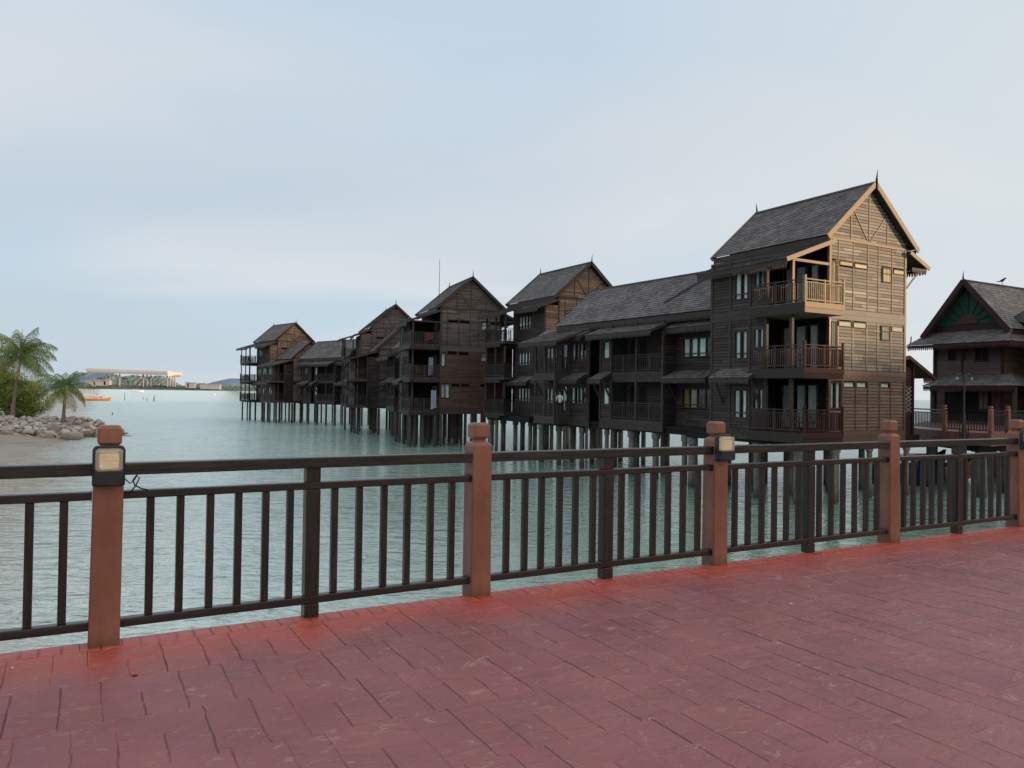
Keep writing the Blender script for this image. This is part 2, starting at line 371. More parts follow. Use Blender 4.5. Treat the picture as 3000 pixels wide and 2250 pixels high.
# ------------------------------------------------------------------ bridge deck of stamped concrete
def deck():
    rz = radians(29.0)
    rnd = random.Random(5)
    mb = MB()
    def wob(x, y, s=.006):
        return (x+noise.noise(Vector((x*9, y*9, 3.3)))*s*1.3, y+noise.noise(Vector((x*9, y*9, 8.1)))*s*1.3)
    def stone(poly, t=1.0, gap=.0012, h=.0045, bev=.0045):
        if len(poly) == 4 and not hasattr(poly[0], '__len__'): x0, x1, y0, y1 = poly; poly = [(x0, y0), (x1, y0), (x1, y1), (x0, y1)]
        n = len(poly)
        def inset(d):
            out = []
            for i in range(n):
                p, q, r = Vector(poly[i-1]), Vector(poly[i]), Vector(poly[(i+1) % n])
                a = (q-p).normalized(); b = (r-q).normalized(); na = Vector((-a.y, a.x)); nb = Vector((-b.y, b.x))
                out.append(q+(na+nb)*d/(1+na.dot(nb)))
            return out
        def ring(d):
            c = inset(d); pts = []
            for i in range(n):
                p, q = c[i], c[(i+1) % n]; m = max(1, int((Vector(poly[(i+1) % n])-Vector(poly[i])).length/.06))
                pts += [tuple(p.lerp(q, k/m)) for k in range(m)]
            return [wob(*q) for q in pts]
        o = ring(gap); m_ = ring(gap+bev); z = rnd.uniform(-.0012, .0012)
        tx = rnd.uniform(-.004, .004); ty = rnd.uniform(-.004, .004); cx = sum(p[0] for p in poly)/n; cy = sum(p[1] for p in poly)/n
        k = len(o); jk = rnd.choice((.55, .8, 1.0, 1.35))
        v = [(p[0], p[1], -h) for p in o]+[(p[0], p[1], z+tx*(p[0]-cx)+ty*(p[1]-cy)) for p in m_]
        nb = len(mb.v); mb.v += v
        for i in range(k):
            j = (i+1) % k; along = abs(v[j][0]-v[i][0]) > abs(v[j][1]-v[i][1])
            f_ = rnd.uniform(.9, 1.25) if along else jk*rnd.uniform(.8, 1.2)
            mb.f.append((nb+i, nb+j, nb+k+j, nb+k+i)); mb.c.append(tuple(c*f_ for c in t)); mb.sm.append(False)
        mb.poly(v[k:], t)
    def tt():
        k = rnd.uniform(.93, 1.06); return (k, k*rnd.uniform(.97, 1.04), k*rnd.uniform(.97, 1.06))
    A0, A1, B0 = -6.0, 17.0, -7.5
    L = .565; SH = .053; PX = .775
    nr = int(-B0/L)+1
    for r in range(nr):
        y1 = -L*r-.02; y0 = y1-L
        k0 = int((A0-SH*r)/PX)-1
        for k in range(k0, int(A1/PX)+1):
            x = k*PX+SH*r
            if x > A1 or x < A0-1: continue
            e = rnd.uniform(-.012, .012)
            if r == 0: ys = 0
            stone((x, x+.38, y1-.25+e, y1), tt())
            stone((x, x+.185+e, y0, y1-.25+e), tt()); stone((x+.185+e, x+.38, y0, y1-.25+e), tt())
            if r == 0: stone((x+.60, x+PX, y1-.29, y1), tt())
            stone([(x+.38, y0), (x+.60, y0), (x+.60, y1), (x+.38, y1)] if r == 0 else (x+.38, x+.60, y0, y1), tt())
            stone([(x+.60, y1-.29), (x+.60, y0), (x+.60+SH, y0), (x+.60+SH, y0-.29), (x+PX+SH, y0-.29), (x+PX+SH, y0), (x+PX, y0), (x+PX, y1-.29)], tt())
    # header course of small bricks along the edge
    k = A0
    while k < A1:
        w = .105+rnd.uniform(-.006, .006)
        stone((k, k+w, -.018, .155), tt(), .0025, .007, .006); k += w
    o = mb.build('bridge_deck', m_deck, kind='structure')
    o.location = (DF.o[0], DF.o[1], 0); o.rotation_euler = (0, 0, rz)
    gb = MB(); gb.box(A0-2, A1+3, B0-3, .163, -.35, -.0045, (.78, .74, .74)); gb.box(A0-2, A1+3, -.4, .05, -1.0, -.35, (.5, .4, .4))
    o2 = gb.build('bridge_slab', m_deck, kind='structure'); o2.location = o.location; o2.rotation_euler = (0, 0, rz)
deck()

# ------------------------------------------------------------------ bridge railing
def dsp(o): o.rotation_euler = (0, 0, radians(29.0)); return o
def rect_rings(mb, prof, t=1.0):
    """stack of square rings: (half, z, corner cut)"""
    rings = []
    for h, z, c in prof:
        rings.append([(-h+c, -h, z), (h-c, -h, z), (h, -h+c, z), (h, h-c, z), (h-c, h, z), (-h+c, h, z), (-h, h-c, z), (-h, -h+c, z)])
    v = [p for r in rings for p in r]; f = []
    for i in range(len(rings)-1):
        for k in range(8): f.append((i*8+k, i*8+(k+1) % 8, (i+1)*8+(k+1) % 8, (i+1)*8+k))
    f.append(tuple(range(7, -1, -1))); f.append(tuple((len(rings)-1)*8+k for k in range(8)))
    mb.mesh(v, f, t)
def make_post():
    root = empty('railing_post')
    mb = MB(); rect_rings(mb, [(.0845, -.02, .006), (.083, .6, .008), (.081, 1.145, .009), (.078, 1.158, .014), (.060, 1.176, .02), (.05, 1.178, .02)])
    mb.build('shaft', m_post, root, bevel=.004)
    mb = MB(); rect_rings(mb, [(.038, 1.17, .01), (.04, 1.192, .01), (.066, 1.216, .012), (.0675, 1.30, .012), (.055, 1.319, .016), (.052, 1.321, .016)])
    mb.build('cap', m_post, root, bevel=.004)
    return root
post0 = make_post()
pa = [(-4.95, .14), (-2.42, .13), (.082, .105), (2.63, .15), (5.10, .155), (7.66, .165), (10.14, .15), (12.64, .15)]
plabel = ['terracotta railing post outermost on the left end of the bridge', 'terracotta square post left of the frame end of the bridge railing', 'terracotta railing post with a lantern, nearest to the camera, before the rocky breakwater',
          'terracotta railing post without lantern in front of the stilt piles, second from the left', 'terracotta railing post carrying a lantern in front of the long two storey wing',
          'terracotta railing post without lantern in front of the sunlit tower wall', 'terracotta railing post with lantern at the right edge of the photo', 'terracotta railing post farthest along the bridge']
posts = []
for i, (a, b) in enumerate(pa):
    o = post0 if i == 0 else copy_tree(post0)
    o.location = DF.w(a, b, 0); o.rotation_euler = (radians(R_.uniform(-.3, .3)), 0, radians(29.0+R_.uniform(-.8, .8)))
    if i == 2: o.rotation_euler = (0, radians(.45), radians(29.3))
    tag(o, plabel[i], 'railing post', 'posts of the bridge railing'); posts.append(o)
mnames = ['dark timber railing panel outermost on the left end of the bridge', 'leftmost dark timber railing panel before the sandy shallows', 'dark timber railing panel between the nearest lantern post and the plain second post', 'dark timber railing panel in front of the stilt piles of the long wing',
          'dark timber railing panel right of the middle lantern, below the near tower', 'dark timber railing panel at the right in front of the red walkway', 'dark timber railing panel past the right hand lantern post']
for i in range(7):
    (a0, b0), (a1, b1) = pa[i], pa[i+1]
    p0 = DF.w(a0, b0-.01); p1 = DF.w(a1, b1-.01); L = (p1-p0).length; ang = math.atan2(p1.y-p0.y, p1.x-p0.x)
    root = empty('fence_section', p0, ang, mnames[i], 'railing', 'railing panels of the bridge')
    x0, x1 = .078, L-.078
    def rail(name, z0, z1, y0, y1, seed):
        mb = MB(); n = 14
        for k in range(n):
            xa = x0+(x1-x0)*k/n; xb = x0+(x1-x0)*(k+1)/n
            ja = noise.noise(Vector((xa*1.3, seed, i)))*.0035; jb = noise.noise(Vector((xb*1.3, seed, i)))*.0035
            v = [(xa, y0, z0+ja), (xb, y0, z0+jb), (xb, y1, z0+jb), (xa, y1, z0+ja), (xa, y0, z1+ja), (xb, y0, z1+jb), (xb, y1, z1+jb), (xa, y1, z1+ja)]
            fs = [(0, 3, 2, 1), (4, 5, 6, 7), (0, 1, 5, 4), (2, 3, 7, 6)]
            if k == 0: fs.append((3, 0, 4, 7))
            if k == n-1: fs.append((1, 2, 6, 5))
            mb.mesh(v, fs)
        o = mb.build(name, m_rail, root)
        me = o.data; bm = bmesh.new(); bm.from_mesh(me); bmesh.ops.remove_doubles(bm, verts=bm.verts, dist=.0005); bm.to_mesh(me); bm.free()
        md = o.modifiers.new('bevel', 'BEVEL'); md.width = .006; md.segments = 2; md.limit_method = 'ANGLE'; md.angle_limit = radians(50)
    rail('top_rail', 1.02, 1.093, -.055, .045, 1); rail('middle_rail', .872, .922, -.035, .03, 2); rail('bottom_rail', .092, .145, -.035, .03, 3)
    for zc, hh in ((.1185, .034), (.897, .03)):
        for xe, sg in ((x0, 1), (x1, -1)):
            mb = MB(); mb.box(xe+sg*.001, xe+sg*.006, -.045, .04, zc-hh, zc+hh); mb.tube([(xe+sg*.02, -.036, zc), (xe+sg*.02, -.0415, zc)], .007, 6); mb.build('bracket', m_rail, root)
    xm = L/2-.02
    mb = MB(); mb.box(xm-.05, xm+.05, -.045, .045, -.003, .0915); mb.box(xm-.049, xm+.049, -.044, .044, .1455, .8715); mb.box(xm-.049, xm+.049, -.04, .04, .9225, 1.0195)
    mb.build('middle_stile', m_baluster, root, bevel=.004)
    for k in range(6):
        for s in (0, 1):
            c = .078+.145+.0225+(xm-.05-.078-.145-.045-.07)*k/5 if s == 0 else xm+.05+.09+.0225+(L-.078-.125-.045-(xm+.14))*k/5
            c += R_.uniform(-.006, .006)
            mb = MB(); mb.box(c-.0225, c+.0225, -.022, .022, .1455, .8715); mb.build('baluster', m_baluster, root, bevel=.003)

# lanterns on the posts
def lamp_mats():
    m1 = plain('lamp_housing', (.018, .022, .03), .35, .5, var=.15, scale=30, bd=.0005)
    m = bpy.data.materials.new('ribbed_lens'); m.use_nodes = True; nt = m.node_tree; b = nt.nodes['Principled BSDF']
    b.inputs['Base Color'].default_value = (.93, .86, .70, 1); b.inputs['Roughness'].default_value = .22; b.inputs['Transmission Weight'].default_value = .72; b.inputs['IOR'].default_value = 1.25
    w = N(nt, 'ShaderNodeTexWave', i_Scale=38.0, i_Distortion=.3); w.bands_direction = 'Z'; nt.links.new(coords(nt), w.inputs[0]); nt.links.new(bump(nt, w.outputs[1], .5, .003), b.inputs['Normal'])
    e = bpy.data.materials.new('lamp_glow'); e.use_nodes = True; nt = e.node_tree; b = nt.nodes['Principled BSDF']
    b.inputs['Base Color'].default_value = (.62, .52, .37, 1); b.inputs['Emission Color'].default_value = (1, .74, .42, 1)
    nz = noisef(nt, coords(nt, (1, 1, 1)), 16, 3, .5); mt = N(nt, 'ShaderNodeMath', operation='MULTIPLY'); mt.inputs[1].default_value = .42; nt.links.new(nz, mt.inputs[0]); nt.links.new(mt.outputs[0], b.inputs['Emission Strength'])
    return m1, m, e
m_house, m_lens, m_glow = lamp_mats()
def rounded(w, z0, z1, y, r=.03, n=5):
    pts = []
    for cx, cz, a0 in ((w-r, z1-r, 0), (-w+r, z1-r, 90)):
        for k in range(n+1):
            a = radians(a0+90*k/n); pts.append((cx+r*cos(a), y, cz+r*sin(a)))
    r2 = .012
    for cx, cz, a0 in ((-w+r2, z0+r2, 180), (w-r2, z0+r2, 270)):
        for k in range(3):
            a = radians(a0+45*k); pts.append((cx+r2*cos(a), y, cz+r2*sin(a)))
    return pts
def loft(mb, rings, caps=(True, True), smooth=False):
    n = len(rings[0]); v = [p for r in rings for p in r]; f = []
    for i in range(len(rings)-1):
        for k in range(n): f.append((i*n+k, i*n+(k+1) % n, (i+1)*n+(k+1) % n, (i+1)*n+k))
    mb.mesh(v, f, 1, smooth)
    if caps[0]: mb.poly(list(reversed(rings[0])))
    if caps[1]: mb.poly(rings[-1])
def make_lamp():
    root = empty('post_lantern')
    mb = MB(); loft(mb, [rounded(.088, 0, .242, 0), rounded(.088, 0, .242, -.028), rounded(.083, .005, .237, -.036)]); mb.build('back_frame', m_house, root)
    mb = MB(); loft(mb, [rounded(.078, .006, .095, -.034, .004), rounded(.077, .008, .095, -.088, .004), rounded(.070, .014, .092, -.097, .004)]); mb.build('base_housing', m_house, root, bevel=.003)
    mb = MB(); loft(mb, [rounded(.074, .0955, .226, -.0365, .022), rounded(.072, .0955, .222, -.082, .02), rounded(.064, .098, .212, -.093, .016)]); mb.build('lens', m_lens, root, bevel=.003)
    mb = MB(); loft(mb, [rounded(.052, .105, .20, -.042, .012), rounded(.050, .107, .196, -.066, .012)]); mb.build('reflector', m_glow, root)
    return root
lamp0 = make_lamp()
for i, (pi_, lab) in enumerate(((2, 'black lantern with glowing ribbed lens on the nearest railing post'), (4, 'black lantern with ribbed lens on the middle railing post below the long wing'), (6, 'black lantern on the railing post at the right edge of the photo'))):
    o = lamp0 if i == 0 else copy_tree(lamp0)
    a, b = pa[pi_]
    o.location = DF.w(a+(.006 if i == 0 else .0), b-.0835, .962); o.rotation_euler = (0, 0, radians(29.3)); tag(o, lab, 'lantern', 'lanterns on the railing posts')
mb = MB()
wp = [(.07, .02, .93), (.12, .0, .90), (.155, -.02, .955), (.175, -.015, 1.0), (.155, -.01, 1.012), (.14, .0, .985), (.15, .0, .955), (.19, .01, .93), (.225, .01, .922)]
P_ = [DF.w(pa[2][0]+x, pa[2][1]-.05+y, z) for x, y, z in wp]
mb.tube(P_, .0045, 6); mb.tube([DF.w(pa[2][0]+.09, pa[2][1]-.03, 1.0), DF.w(pa[2][0]+.125, pa[2][1]-.04, .965), DF.w(pa[2][0]+.15, pa[2][1]-.04, .99), DF.w(pa[2][0]+.165, pa[2][1]-.03, 1.02)], .004, 6)
tag(mb.build('cable', plain('black_cable', (.02, .02, .02), .5)), 'short twisted black cable beside the nearest lantern', 'cable')

# ------------------------------------------------------------------ parts of the timber houses
def PT(ax, c, s, z, o=0.0): return (c-o, s, z) if ax == 'a' else (s, c-o, z)
def pbox(mb, ax, c, s0, s1, z0, z1, o0, o1, t=1.0):
    if ax == 'a': mb.box(c-o1, c-o0, s0, s1, z0, z1, t)
    else: mb.box(s0, s1, c-o1, c-o0, z0, z1, t)
def siding(mb, ax, c, s0, s1, z0, z1, holes=(), step=.155, var=.22, lim=None, seg=1.6, warp=.008):
    n = max(1, round((z1-z0)/step)); st = (z1-z0)/n
    for i in range(n):
        za = z0+i*st; zb = za+st; zm = (za+zb)/2
        ls = [(s0, s1)]
        if lim:
            l0, l1 = lim(za if False else zb)
            ls = [(max(s0, l0), min(s1, l1))]
        for h0, h1, hz0, hz1 in holes:
            if hz0 < zm < hz1:
                nl = []
                for p, q in ls:
                    if h1 <= p or h0 >= q: nl.append((p, q)); continue
                    if h0 > p: nl.append((p, h0))
                    if h1 < q: nl.append((h1, q))
                ls = nl
        for p, q in ls:
            if q-p < .02: continue
            x = p
            while x < q-1e-4:
                e = min(q, x+R_.uniform(seg*.5, seg*1.4))
                if q-e < .3: e = q
                k = 1+R_.uniform(-var, var)*1.5; k = k*1.35 if R_.random() < .08 else k; t = (k, k*R_.uniform(.95, 1.02), k*R_.uniform(.90, 1.04))
                o0 = .02+R_.uniform(0, warp); o1 = .02+R_.uniform(0, warp)
                A = PT(ax, c, x, za-.004, o0); B = PT(ax, c, e, za-.004, o1); C = PT(ax, c, e, zb, .002); D = PT(ax, c, x, zb, .002)
                gh = .026; A1 = PT(ax, c, x, za+gh, o0-.002); B1 = PT(ax, c, e, za+gh, o1-.002); dk = tuple(y*.38 for y in t)  # foot of each board darkened as a painted lap shadow
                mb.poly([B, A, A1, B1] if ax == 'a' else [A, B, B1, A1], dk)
                A_, B_ = A, B; A, B = A1, B1
                mb.poly([B, A, D, C] if ax == 'a' else [A, B, C, D], t); A, B = A_, B_
                A2 = PT(ax, c, x, za, 0); B2 = PT(ax, c, e, za, 0)
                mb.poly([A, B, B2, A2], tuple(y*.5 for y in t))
                x = e
def window(parent, ax, c, s0, s1, z0, z1, n=2, cur=None, mat=None, rows=1, tsplit=0, draw=.85, cdep=None):
    mat = mat or m_trim; cur = cur or m_curtain
    if cdep: c -= .042
    f = MB(); w = .06 if z1-z0 > .4 else .028
    rev = (lambda p: list(reversed(p))) if ax == 'a' else (lambda p: p)
    pbox(f, ax, c, s0, s1, z0, z0+w, -.06, .035); pbox(f, ax, c, s0, s1, z1-w, z1, -.06, .034)
    pbox(f, ax, c, s0, s0+w, z0+w, z1-w, -.06, .033); pbox(f, ax, c, s1-w, s1, z0+w, z1-w, -.06, .033)
    for i in range(1, n):
        s = s0+(s1-s0)*i/n; pbox(f, ax, c, s-.035, s+.035, z0+w, z1-w, -.055, .025) if z1-z0 > .4 else None
    if tsplit:
        for i in range(n):
            sa = s0+(s1-s0)*i/n+.04; sb = s0+(s1-s0)*(i+1)/n-.04
            pbox(f, ax, c, sa, sb, z0+tsplit-.025, z0+tsplit+.025, -.05, .02)
    o = f.build('window', mat, parent)
    go = .012 if cdep else -.03; g = MB(); g.poly(rev([PT(ax, c, s0+.03, z0+.03, go), PT(ax, c, s1-.03, z0+.03, go), PT(ax, c, s1-.03, z1-.03, go), PT(ax, c, s0+.03, z1-.03, go)])); g.build('pane', m_glass, o)
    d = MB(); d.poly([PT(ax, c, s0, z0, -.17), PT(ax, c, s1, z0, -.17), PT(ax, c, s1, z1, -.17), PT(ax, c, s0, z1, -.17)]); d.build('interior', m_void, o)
    # gathered curtains
    k = MB(); W = s1-s0
    for i in range(n):
        gp_ = .05 if not cdep else .028; a = s0+W*i/n+gp_; b = s0+W*(i+1)/n-gp_
        if b-a < .1: continue
        a2 = a+(b-a)*R_.uniform(0, 1-draw); b2 = b-(b-a)*R_.uniform(0, 1-draw); m_ = 12; tt = R_.uniform(.75, 1.1); cd_ = cdep if cdep else (-.10 if z1-z0 > .4 else -.05)
        pts = [(a2+(b2-a2)*j/m_, cd_-(.02 if z1-z0 > .4 else .004)*sin(j*2.3+i)) for j in range(m_+1)]
        for j in range(m_):
            k.poly([PT(ax, c, pts[j][0], z0+.02, pts[j][1]), PT(ax, c, pts[j+1][0], z0+.02, pts[j+1][1]), PT(ax, c, pts[j+1][0], z1-.02, pts[j+1][1]), PT(ax, c, pts[j][0], z1-.02, pts[j][1])], tt)
    if k.v: k.build('curtain', cur, o)
    return o
def railing(mb, p, q, z, h=1.0, sp=.13, t=1.0, endp=(True, True)):
    p = Vector((p[0], p[1], z)); q = Vector((q[0], q[1], z)); L = (q-p).length; d = (q-p)/L
    mb.beam(p+Vector((0, 0, h)), q+Vector((0, 0, h)), .07, .05, t); mb.beam(p+Vector((0, 0, .1)), q+Vector((0, 0, .1)), .04, .05, t)
    mb.beam(p+Vector((0, 0, h-.13)), q+Vector((0, 0, h-.13)), .035, .035, t)
    n = max(2, int(L/sp))
    for i in range(1, n):
        c = p+d*(L*i/n); k = t*R_.uniform(.85, 1.15)
        mb.beam(c+Vector((0, 0, .126)), c+Vector((0, 0, h-.148)), .04, .035, k)
    if endp[0]: mb.beam(p+Vector((0, 0, 0)), p+Vector((0, 0, h+.17)), .09, .09, t)
    if endp[1]: mb.beam(q+Vector((0, 0, 0)), q+Vector((0, 0, h+.17)), .09, .09, t)
    if L > 1.7:
        c = p+d*(L/2); mb.beam(c, c+Vector((0, 0, h+.05)), .07, .07, t)
def shingles(mb, e0, e1, r0_, r1_, th=.05, ex=.2, sw=.28, t=1.0, under=True):
    """roof plane: eave e0-e1, ridge r0-r1, laid as overlapping courses"""
    e0, e1, r0_, r1_ = map(Vector, (e0, e1, r0_, r1_))
    nrm = (e1-e0).cross(r0_-e0).normalized()
    if nrm.z < 0: nrm = -nrm
    L = (r0_-e0).length; n = max(1, round(L/ex))
    for i in range(n):
        f0 = i/n; f1 = min(1, (i+1)/n)
        a0 = e0.lerp(r0_, f0); a1 = e1.lerp(r1_, f0); b0 = e0.lerp(r0_, f1); b1 = e1.lerp(r1_, f1)
        w = (a1-a0).length; m = max(1, round(w/sw)); cut = [0]+[(j+R_.uniform(-.25, .25))/m for j in range(1, m)]+[1]
        row = R_.uniform(.93, 1.07)
        for j in range(m):
            g0, g1 = cut[j], cut[j+1]; k = t*row*R_.uniform(.72, 1.26); kk = (k, k*R_.uniform(.97, 1.02), k*R_.uniform(.95, 1.05))
            up = nrm*(th*.45+R_.uniform(0, .014)); dn = (a0-b0).normalized()*R_.uniform(0, .025)
            p = a0.lerp(a1, g0)+up+dn; q = a0.lerp(a1, g1)+up+dn; r = b0.lerp(b1, g1)+nrm*.004; s = b0.lerp(b1, g0)+nrm*.004
            mb.poly([p, q, r, s], kk); pl = a0.lerp(a1, g0)+dn; ql = a0.lerp(a1, g1)+dn
            mb.poly([pl, ql, q, p], tuple(x*.55 for x in kk))
    if under:
        d = nrm*-.03
        mb.poly([e0+d, r0_+d, r1_+d, e1+d], .35); mb.poly([e0+d, e1+d, e1, e0], .5); mb.poly([e0+d, e0, r0_, r0_+d], .5); mb.poly([e1+d, r1_+d, r1_, e1], .5)
def fringe(mb, p, q, z, drop=.2, h=.26, sp=.14, t=1.0):
    """carved eaves board with a toothed lower edge"""
    p = Vector((p[0], p[1], z)); q = Vector((q[0], q[1], z)); L = (q-p).length; d = (q-p)/L; s = Vector((-d.y, d.x, 0))*.012
    mb.beam(p+Vector((0, 0, -h/2)), q+Vector((0, 0, -h/2)), .03, h, t)
    n = max(1, int(L/sp)); Z = Vector((0, 0, 1))
    for i in range(n):
        c = p+d*(L*(i+.5)/n)-Z*(h-.004); w = L/n*.33; a = drop*R_.uniform(.85, 1.1)
        v = [c-d*w, c+d*w, c+d*w-Z*a*.6, c-Z*a, c-d*w-Z*a*.6]
        mb.poly([x+s for x in v], t); mb.poly([x-s for x in reversed(v)], t)
        for j in range(1, 5):
            k = (j+1) % 5; mb.poly([v[j]-s, v[k]-s, v[k]+s, v[j]+s], t)
def piles(root, pts, z1=-.5, rr=(.13, .21), capz=True, mat=None):
    far = root.location.y > 65; mat = mat or (m_pile if far else m_concrete)
    if far: rr = (.10, .15); capz = False; z1 = -.36
    if far and root.location.y < 84: pts = pts+[((a+c)/2, (b+d)/2+.4) for (a, b), (c, d) in zip(pts, pts[1:])]
    base = {}
    for i, (a, b) in enumerate(pts):
        key = i % 4
        if key not in base:
            r = rr[0]+(rr[1]-rr[0])*key/3; mb = MB()
            mb.tube([(0, 0, WATER-1.2), (0, 0, z1-(.36 if capz else 0))], r, 14, R_.uniform(.85, 1.1))
            if capz: mb.tube([(0, 0, z1-.36), (0, 0, z1)], r*1.35, 14, .95)
            o = mb.build('pile', mat, root); base[key] = o
        else:
            o = base[key].copy(); col.objects.link(o); o.parent = root
        o.location = (a+R_.uniform(-.12, .12), b+R_.uniform(-.12, .12), 0); o.rotation_euler = (0, 0, R_.uniform(0, 6))
def finial(root, x, y, z, h=.75, mat=None, lean=(0, 0)):
    mb = MB(); mb.tube([(x, y, z-.25), (x, y, z+.08), (x+lean[0]*.3, y+lean[1]*.3, z+h*.5), (x+lean[0], y+lean[1], z+h)], [.07, .06, .035, .008], 6)
    mb.build('finial', mat or m_black, root)
def awning(root, a_in, a_out, b0, b1, z_in, z_out, mat=None, brace=True, name='awning'):
    mb = MB(); shingles(mb, (a_out, b0, z_out), (a_out, b1, z_out), (a_in, b0, z_in), (a_in, b1, z_in), ex=.24, sw=.3)
    o = mb.build(name, m_roof, root)
    t = MB(); fringe(t, (a_out+.03, b0), (a_out+.03, b1), z_out-.03, .12, .16)
    for b in (b0+.05, b1-.05): t.beam((a_out+.02, b, z_out-.1), (a_in, b, z_in-.1), .06, .13)
    if brace:
        for b in (b0+.12, b1-.12): t.beam((a_out+.35, b, z_out-.12), (a_in, b, z_in-1.75), .09, .09)
    t.build('awning_frame', m_trim, o)
    return o
FAR = [False]
def bands(mb, ax, c, s0, s1, zs, o=.045, t=1.0, zt=.5):
    if FAR[0] and zs[0] < 1: zt = min(zt, .36)
    for z in zs:
        pbox(mb, ax, c, s0, s1, z-zt, z-.26, -.02, o, t*R_.uniform(.85, 1.1)); pbox(mb, ax, c, s0, s1, z-.254, z, -.02, o+.004, t*R_.uniform(.85, 1.1))
FZ = [.02, 2.9, 5.8]

def tower(fr, name, label, near=True, top=None, mid=None, low=None, trim=None, rake=None, side=None, finial_lean=(0, 0), towels=False):
    root = empty(name, fr.w(0, 0, 0), fr.q, label, 'stilt house', 'timber stilt houses over the water')
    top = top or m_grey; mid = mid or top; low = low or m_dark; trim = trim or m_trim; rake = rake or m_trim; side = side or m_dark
    A_ = -2.5 if near else -1.2
    W = 5.75; D = 6.85; zc = 9.1; ra = 2.85; zr = 12.02; sl = (zr-9.17)/3.35
    # opaque cores set back from the boarding
    mb = MB(); mb.box(.2, W-.04, .2, D-.04, -.3, 9.0); mb.box(-2.3 if near else A_+.2, -.05, 3.1 if near else .2, 5.0 if near else 4.1, -.3, 8.2)
    mb.mesh([(-.0, .2, 9.0), (5.7, .2, 9.0), (ra, .2, 11.75), (-.0, D-.1, 9.0), (5.7, D-.1, 9.0), (ra, D-.1, 11.75)], [(0, 1, 2), (5, 4, 3), (0, 2, 5, 3), (2, 1, 4, 5)])
    mb.build('inner_wall', m_black, root)
    lim = lambda z: (ra-(zr-.1-z)/sl+.0, ra+(zr-.1-z)/sl)
    h3 = [(.67, 1.66, 7.88, 8.1), (1.74, 2.72, 7.85, 8.08), (3.84, 4.6, 7.32, 8.08), (4.71, 5.6, 7.82, 8.06)]
    h2 = [(.62, 1.57, 4.98, 5.24), (1.69, 2.67, 4.96, 5.24), (3.79, 4.52, 4.45, 5.2), (4.61, 5.55, 4.93, 5.2)]
    h1 = [(1.06, 1.9, 2.1, 2.36), (2.01, 2.8, 2.1, 2.36), (3.83, 4.55, 2.12, 2.36)]
    if near:
        if top is m_gable: h3.append((.08, .46, 5.85, 8.06))
        h2.append((.1, .5, 2.95, 5.2) if top is m_gable else (.1, .5, 3.9, 5.1)); h1.append((.1, .92, 1.05, 2.35))
    mb = MB(); siding(mb, 'b', 0, 0, W, 9.18, 11.9, lim=lim); siding(mb, 'b', 0, 0, W, 5.82, 9.06, h3); mb.build('wall', top, root)
    mb = MB(); siding(mb, 'b', 0, 0, W, 2.92, 5.3, h2, warp=.014); mb.build('wall', mid, root)
    mb = MB(); siding(mb, 'b', 0, 0, W, .02, 2.42, h1, warp=.02); mb.build('wall', low, root)
    # battens, tie beam, gable bracing
    t = MB()
    pbox(t, 'b', 0, -.1, W+.1, 9.06, 9.18, -.02, .06)
    for s, z in ((1.5, 10.6), (2.85, 11.6), (4.25, 10.55)): pbox(t, 'b', 0, s-.03, s+.03, 9.185, z, 0, .045)
    t.beam((1.7, -.035, 10.6), (2.72, -.035, 9.28), .035, .05); t.beam((4.05, -.035, 10.5), (2.98, -.035, 9.28), .035, .05)
    for s in (.62, 1.7, 2.76, 3.58, 4.66): pbox(t, 'b', 0, s-.025, s+.025, 5.85, 9.05, 0, .042)
    pbox(t, 'b', 0, W-.12, W+.02, 2.93, 9.055, -.1, .055); pbox(t, 'b', 0, -.02, .1, 5.83, 9.055, -.1, .055)
    t.build('wall_batten', trim, root)
    t = MB()
    for s in (.62, 1.68, 2.72, 3.55, 4.58): pbox(t, 'b', 0, s-.03, s+.03, 2.93, 5.28, 0, .042); 
    for s in (.98, 1.95, 2.85, 3.75, 4.62): pbox(t, 'b', 0, s-.03, s+.03, .05, 2.42, 0, .042)
    pbox(t, 'b', 0, W-.12, W+.02, .03, 2.43, -.1, .055); pbox(t, 'b', 0, -.02, .1, .03, 5.3, -.1, .054)
    t.build('wall_batten', m_trim if low is m_dark else low, root)
    t = MB(); bands(t, 'b', 0, -.05, W+.04, FZ[2:]); t.build('floor_band', top, root)
    t = MB(); bands(t, 'b', 0, -.05, W+.04, FZ[1:2]); bands(t, 'b', 0, -.05, W+.04, FZ[:1], zt=.62); t.build('floor_band', low, root)
    for hs, tr, cu in ((h3, trim, m_blind if top is m_gable else None), (h2, m_trim, m_pale if top is m_gable else None), (h1, m_trim, None)):
        if top is not m_gable: cu = None
        for s0, s1, z0, z1 in hs: window(root, 'b', 0, s0, s1, z0, z1, 2 if s1-s0 > .6 and z1-z0 > .9 else 1, mat=tr if tr is m_trim else m_trim, tsplit=.45 if z1-z0 > .7 and s0 > 3 else 0, draw=1, cur=cu or (m_void if z1-z0 < .4 and top is not m_gable else m_curtain), cdep=-.002 if cu else None)
    # left-hand bay, one storey and a half wide
    b0 = 1.45 if near else 0.0; b1 = 5.1 if near else 4.3
    mb = MB(); hs = []
    for fz in FZ:
        if near: hs += [(1.61, 2.27, fz+.95, fz+1.95), (2.62, 3.52, fz+.5, fz+1.9)]
        else: hs += [(2.05, 3.9, fz+.9, fz+2.0)]
    for i, fz in enumerate(FZ): siding(mb, 'a', A_, b0, b1, fz+.02, (FZ+[8.3])[i+1]-(.5 if i < 2 else 0), [h for h in hs if fz < h[2] < fz+2.8], var=.18)
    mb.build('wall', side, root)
    mb = MB(); siding(mb, 'a', -.0, -.0, D, 8.2, 9.1, var=.15); 
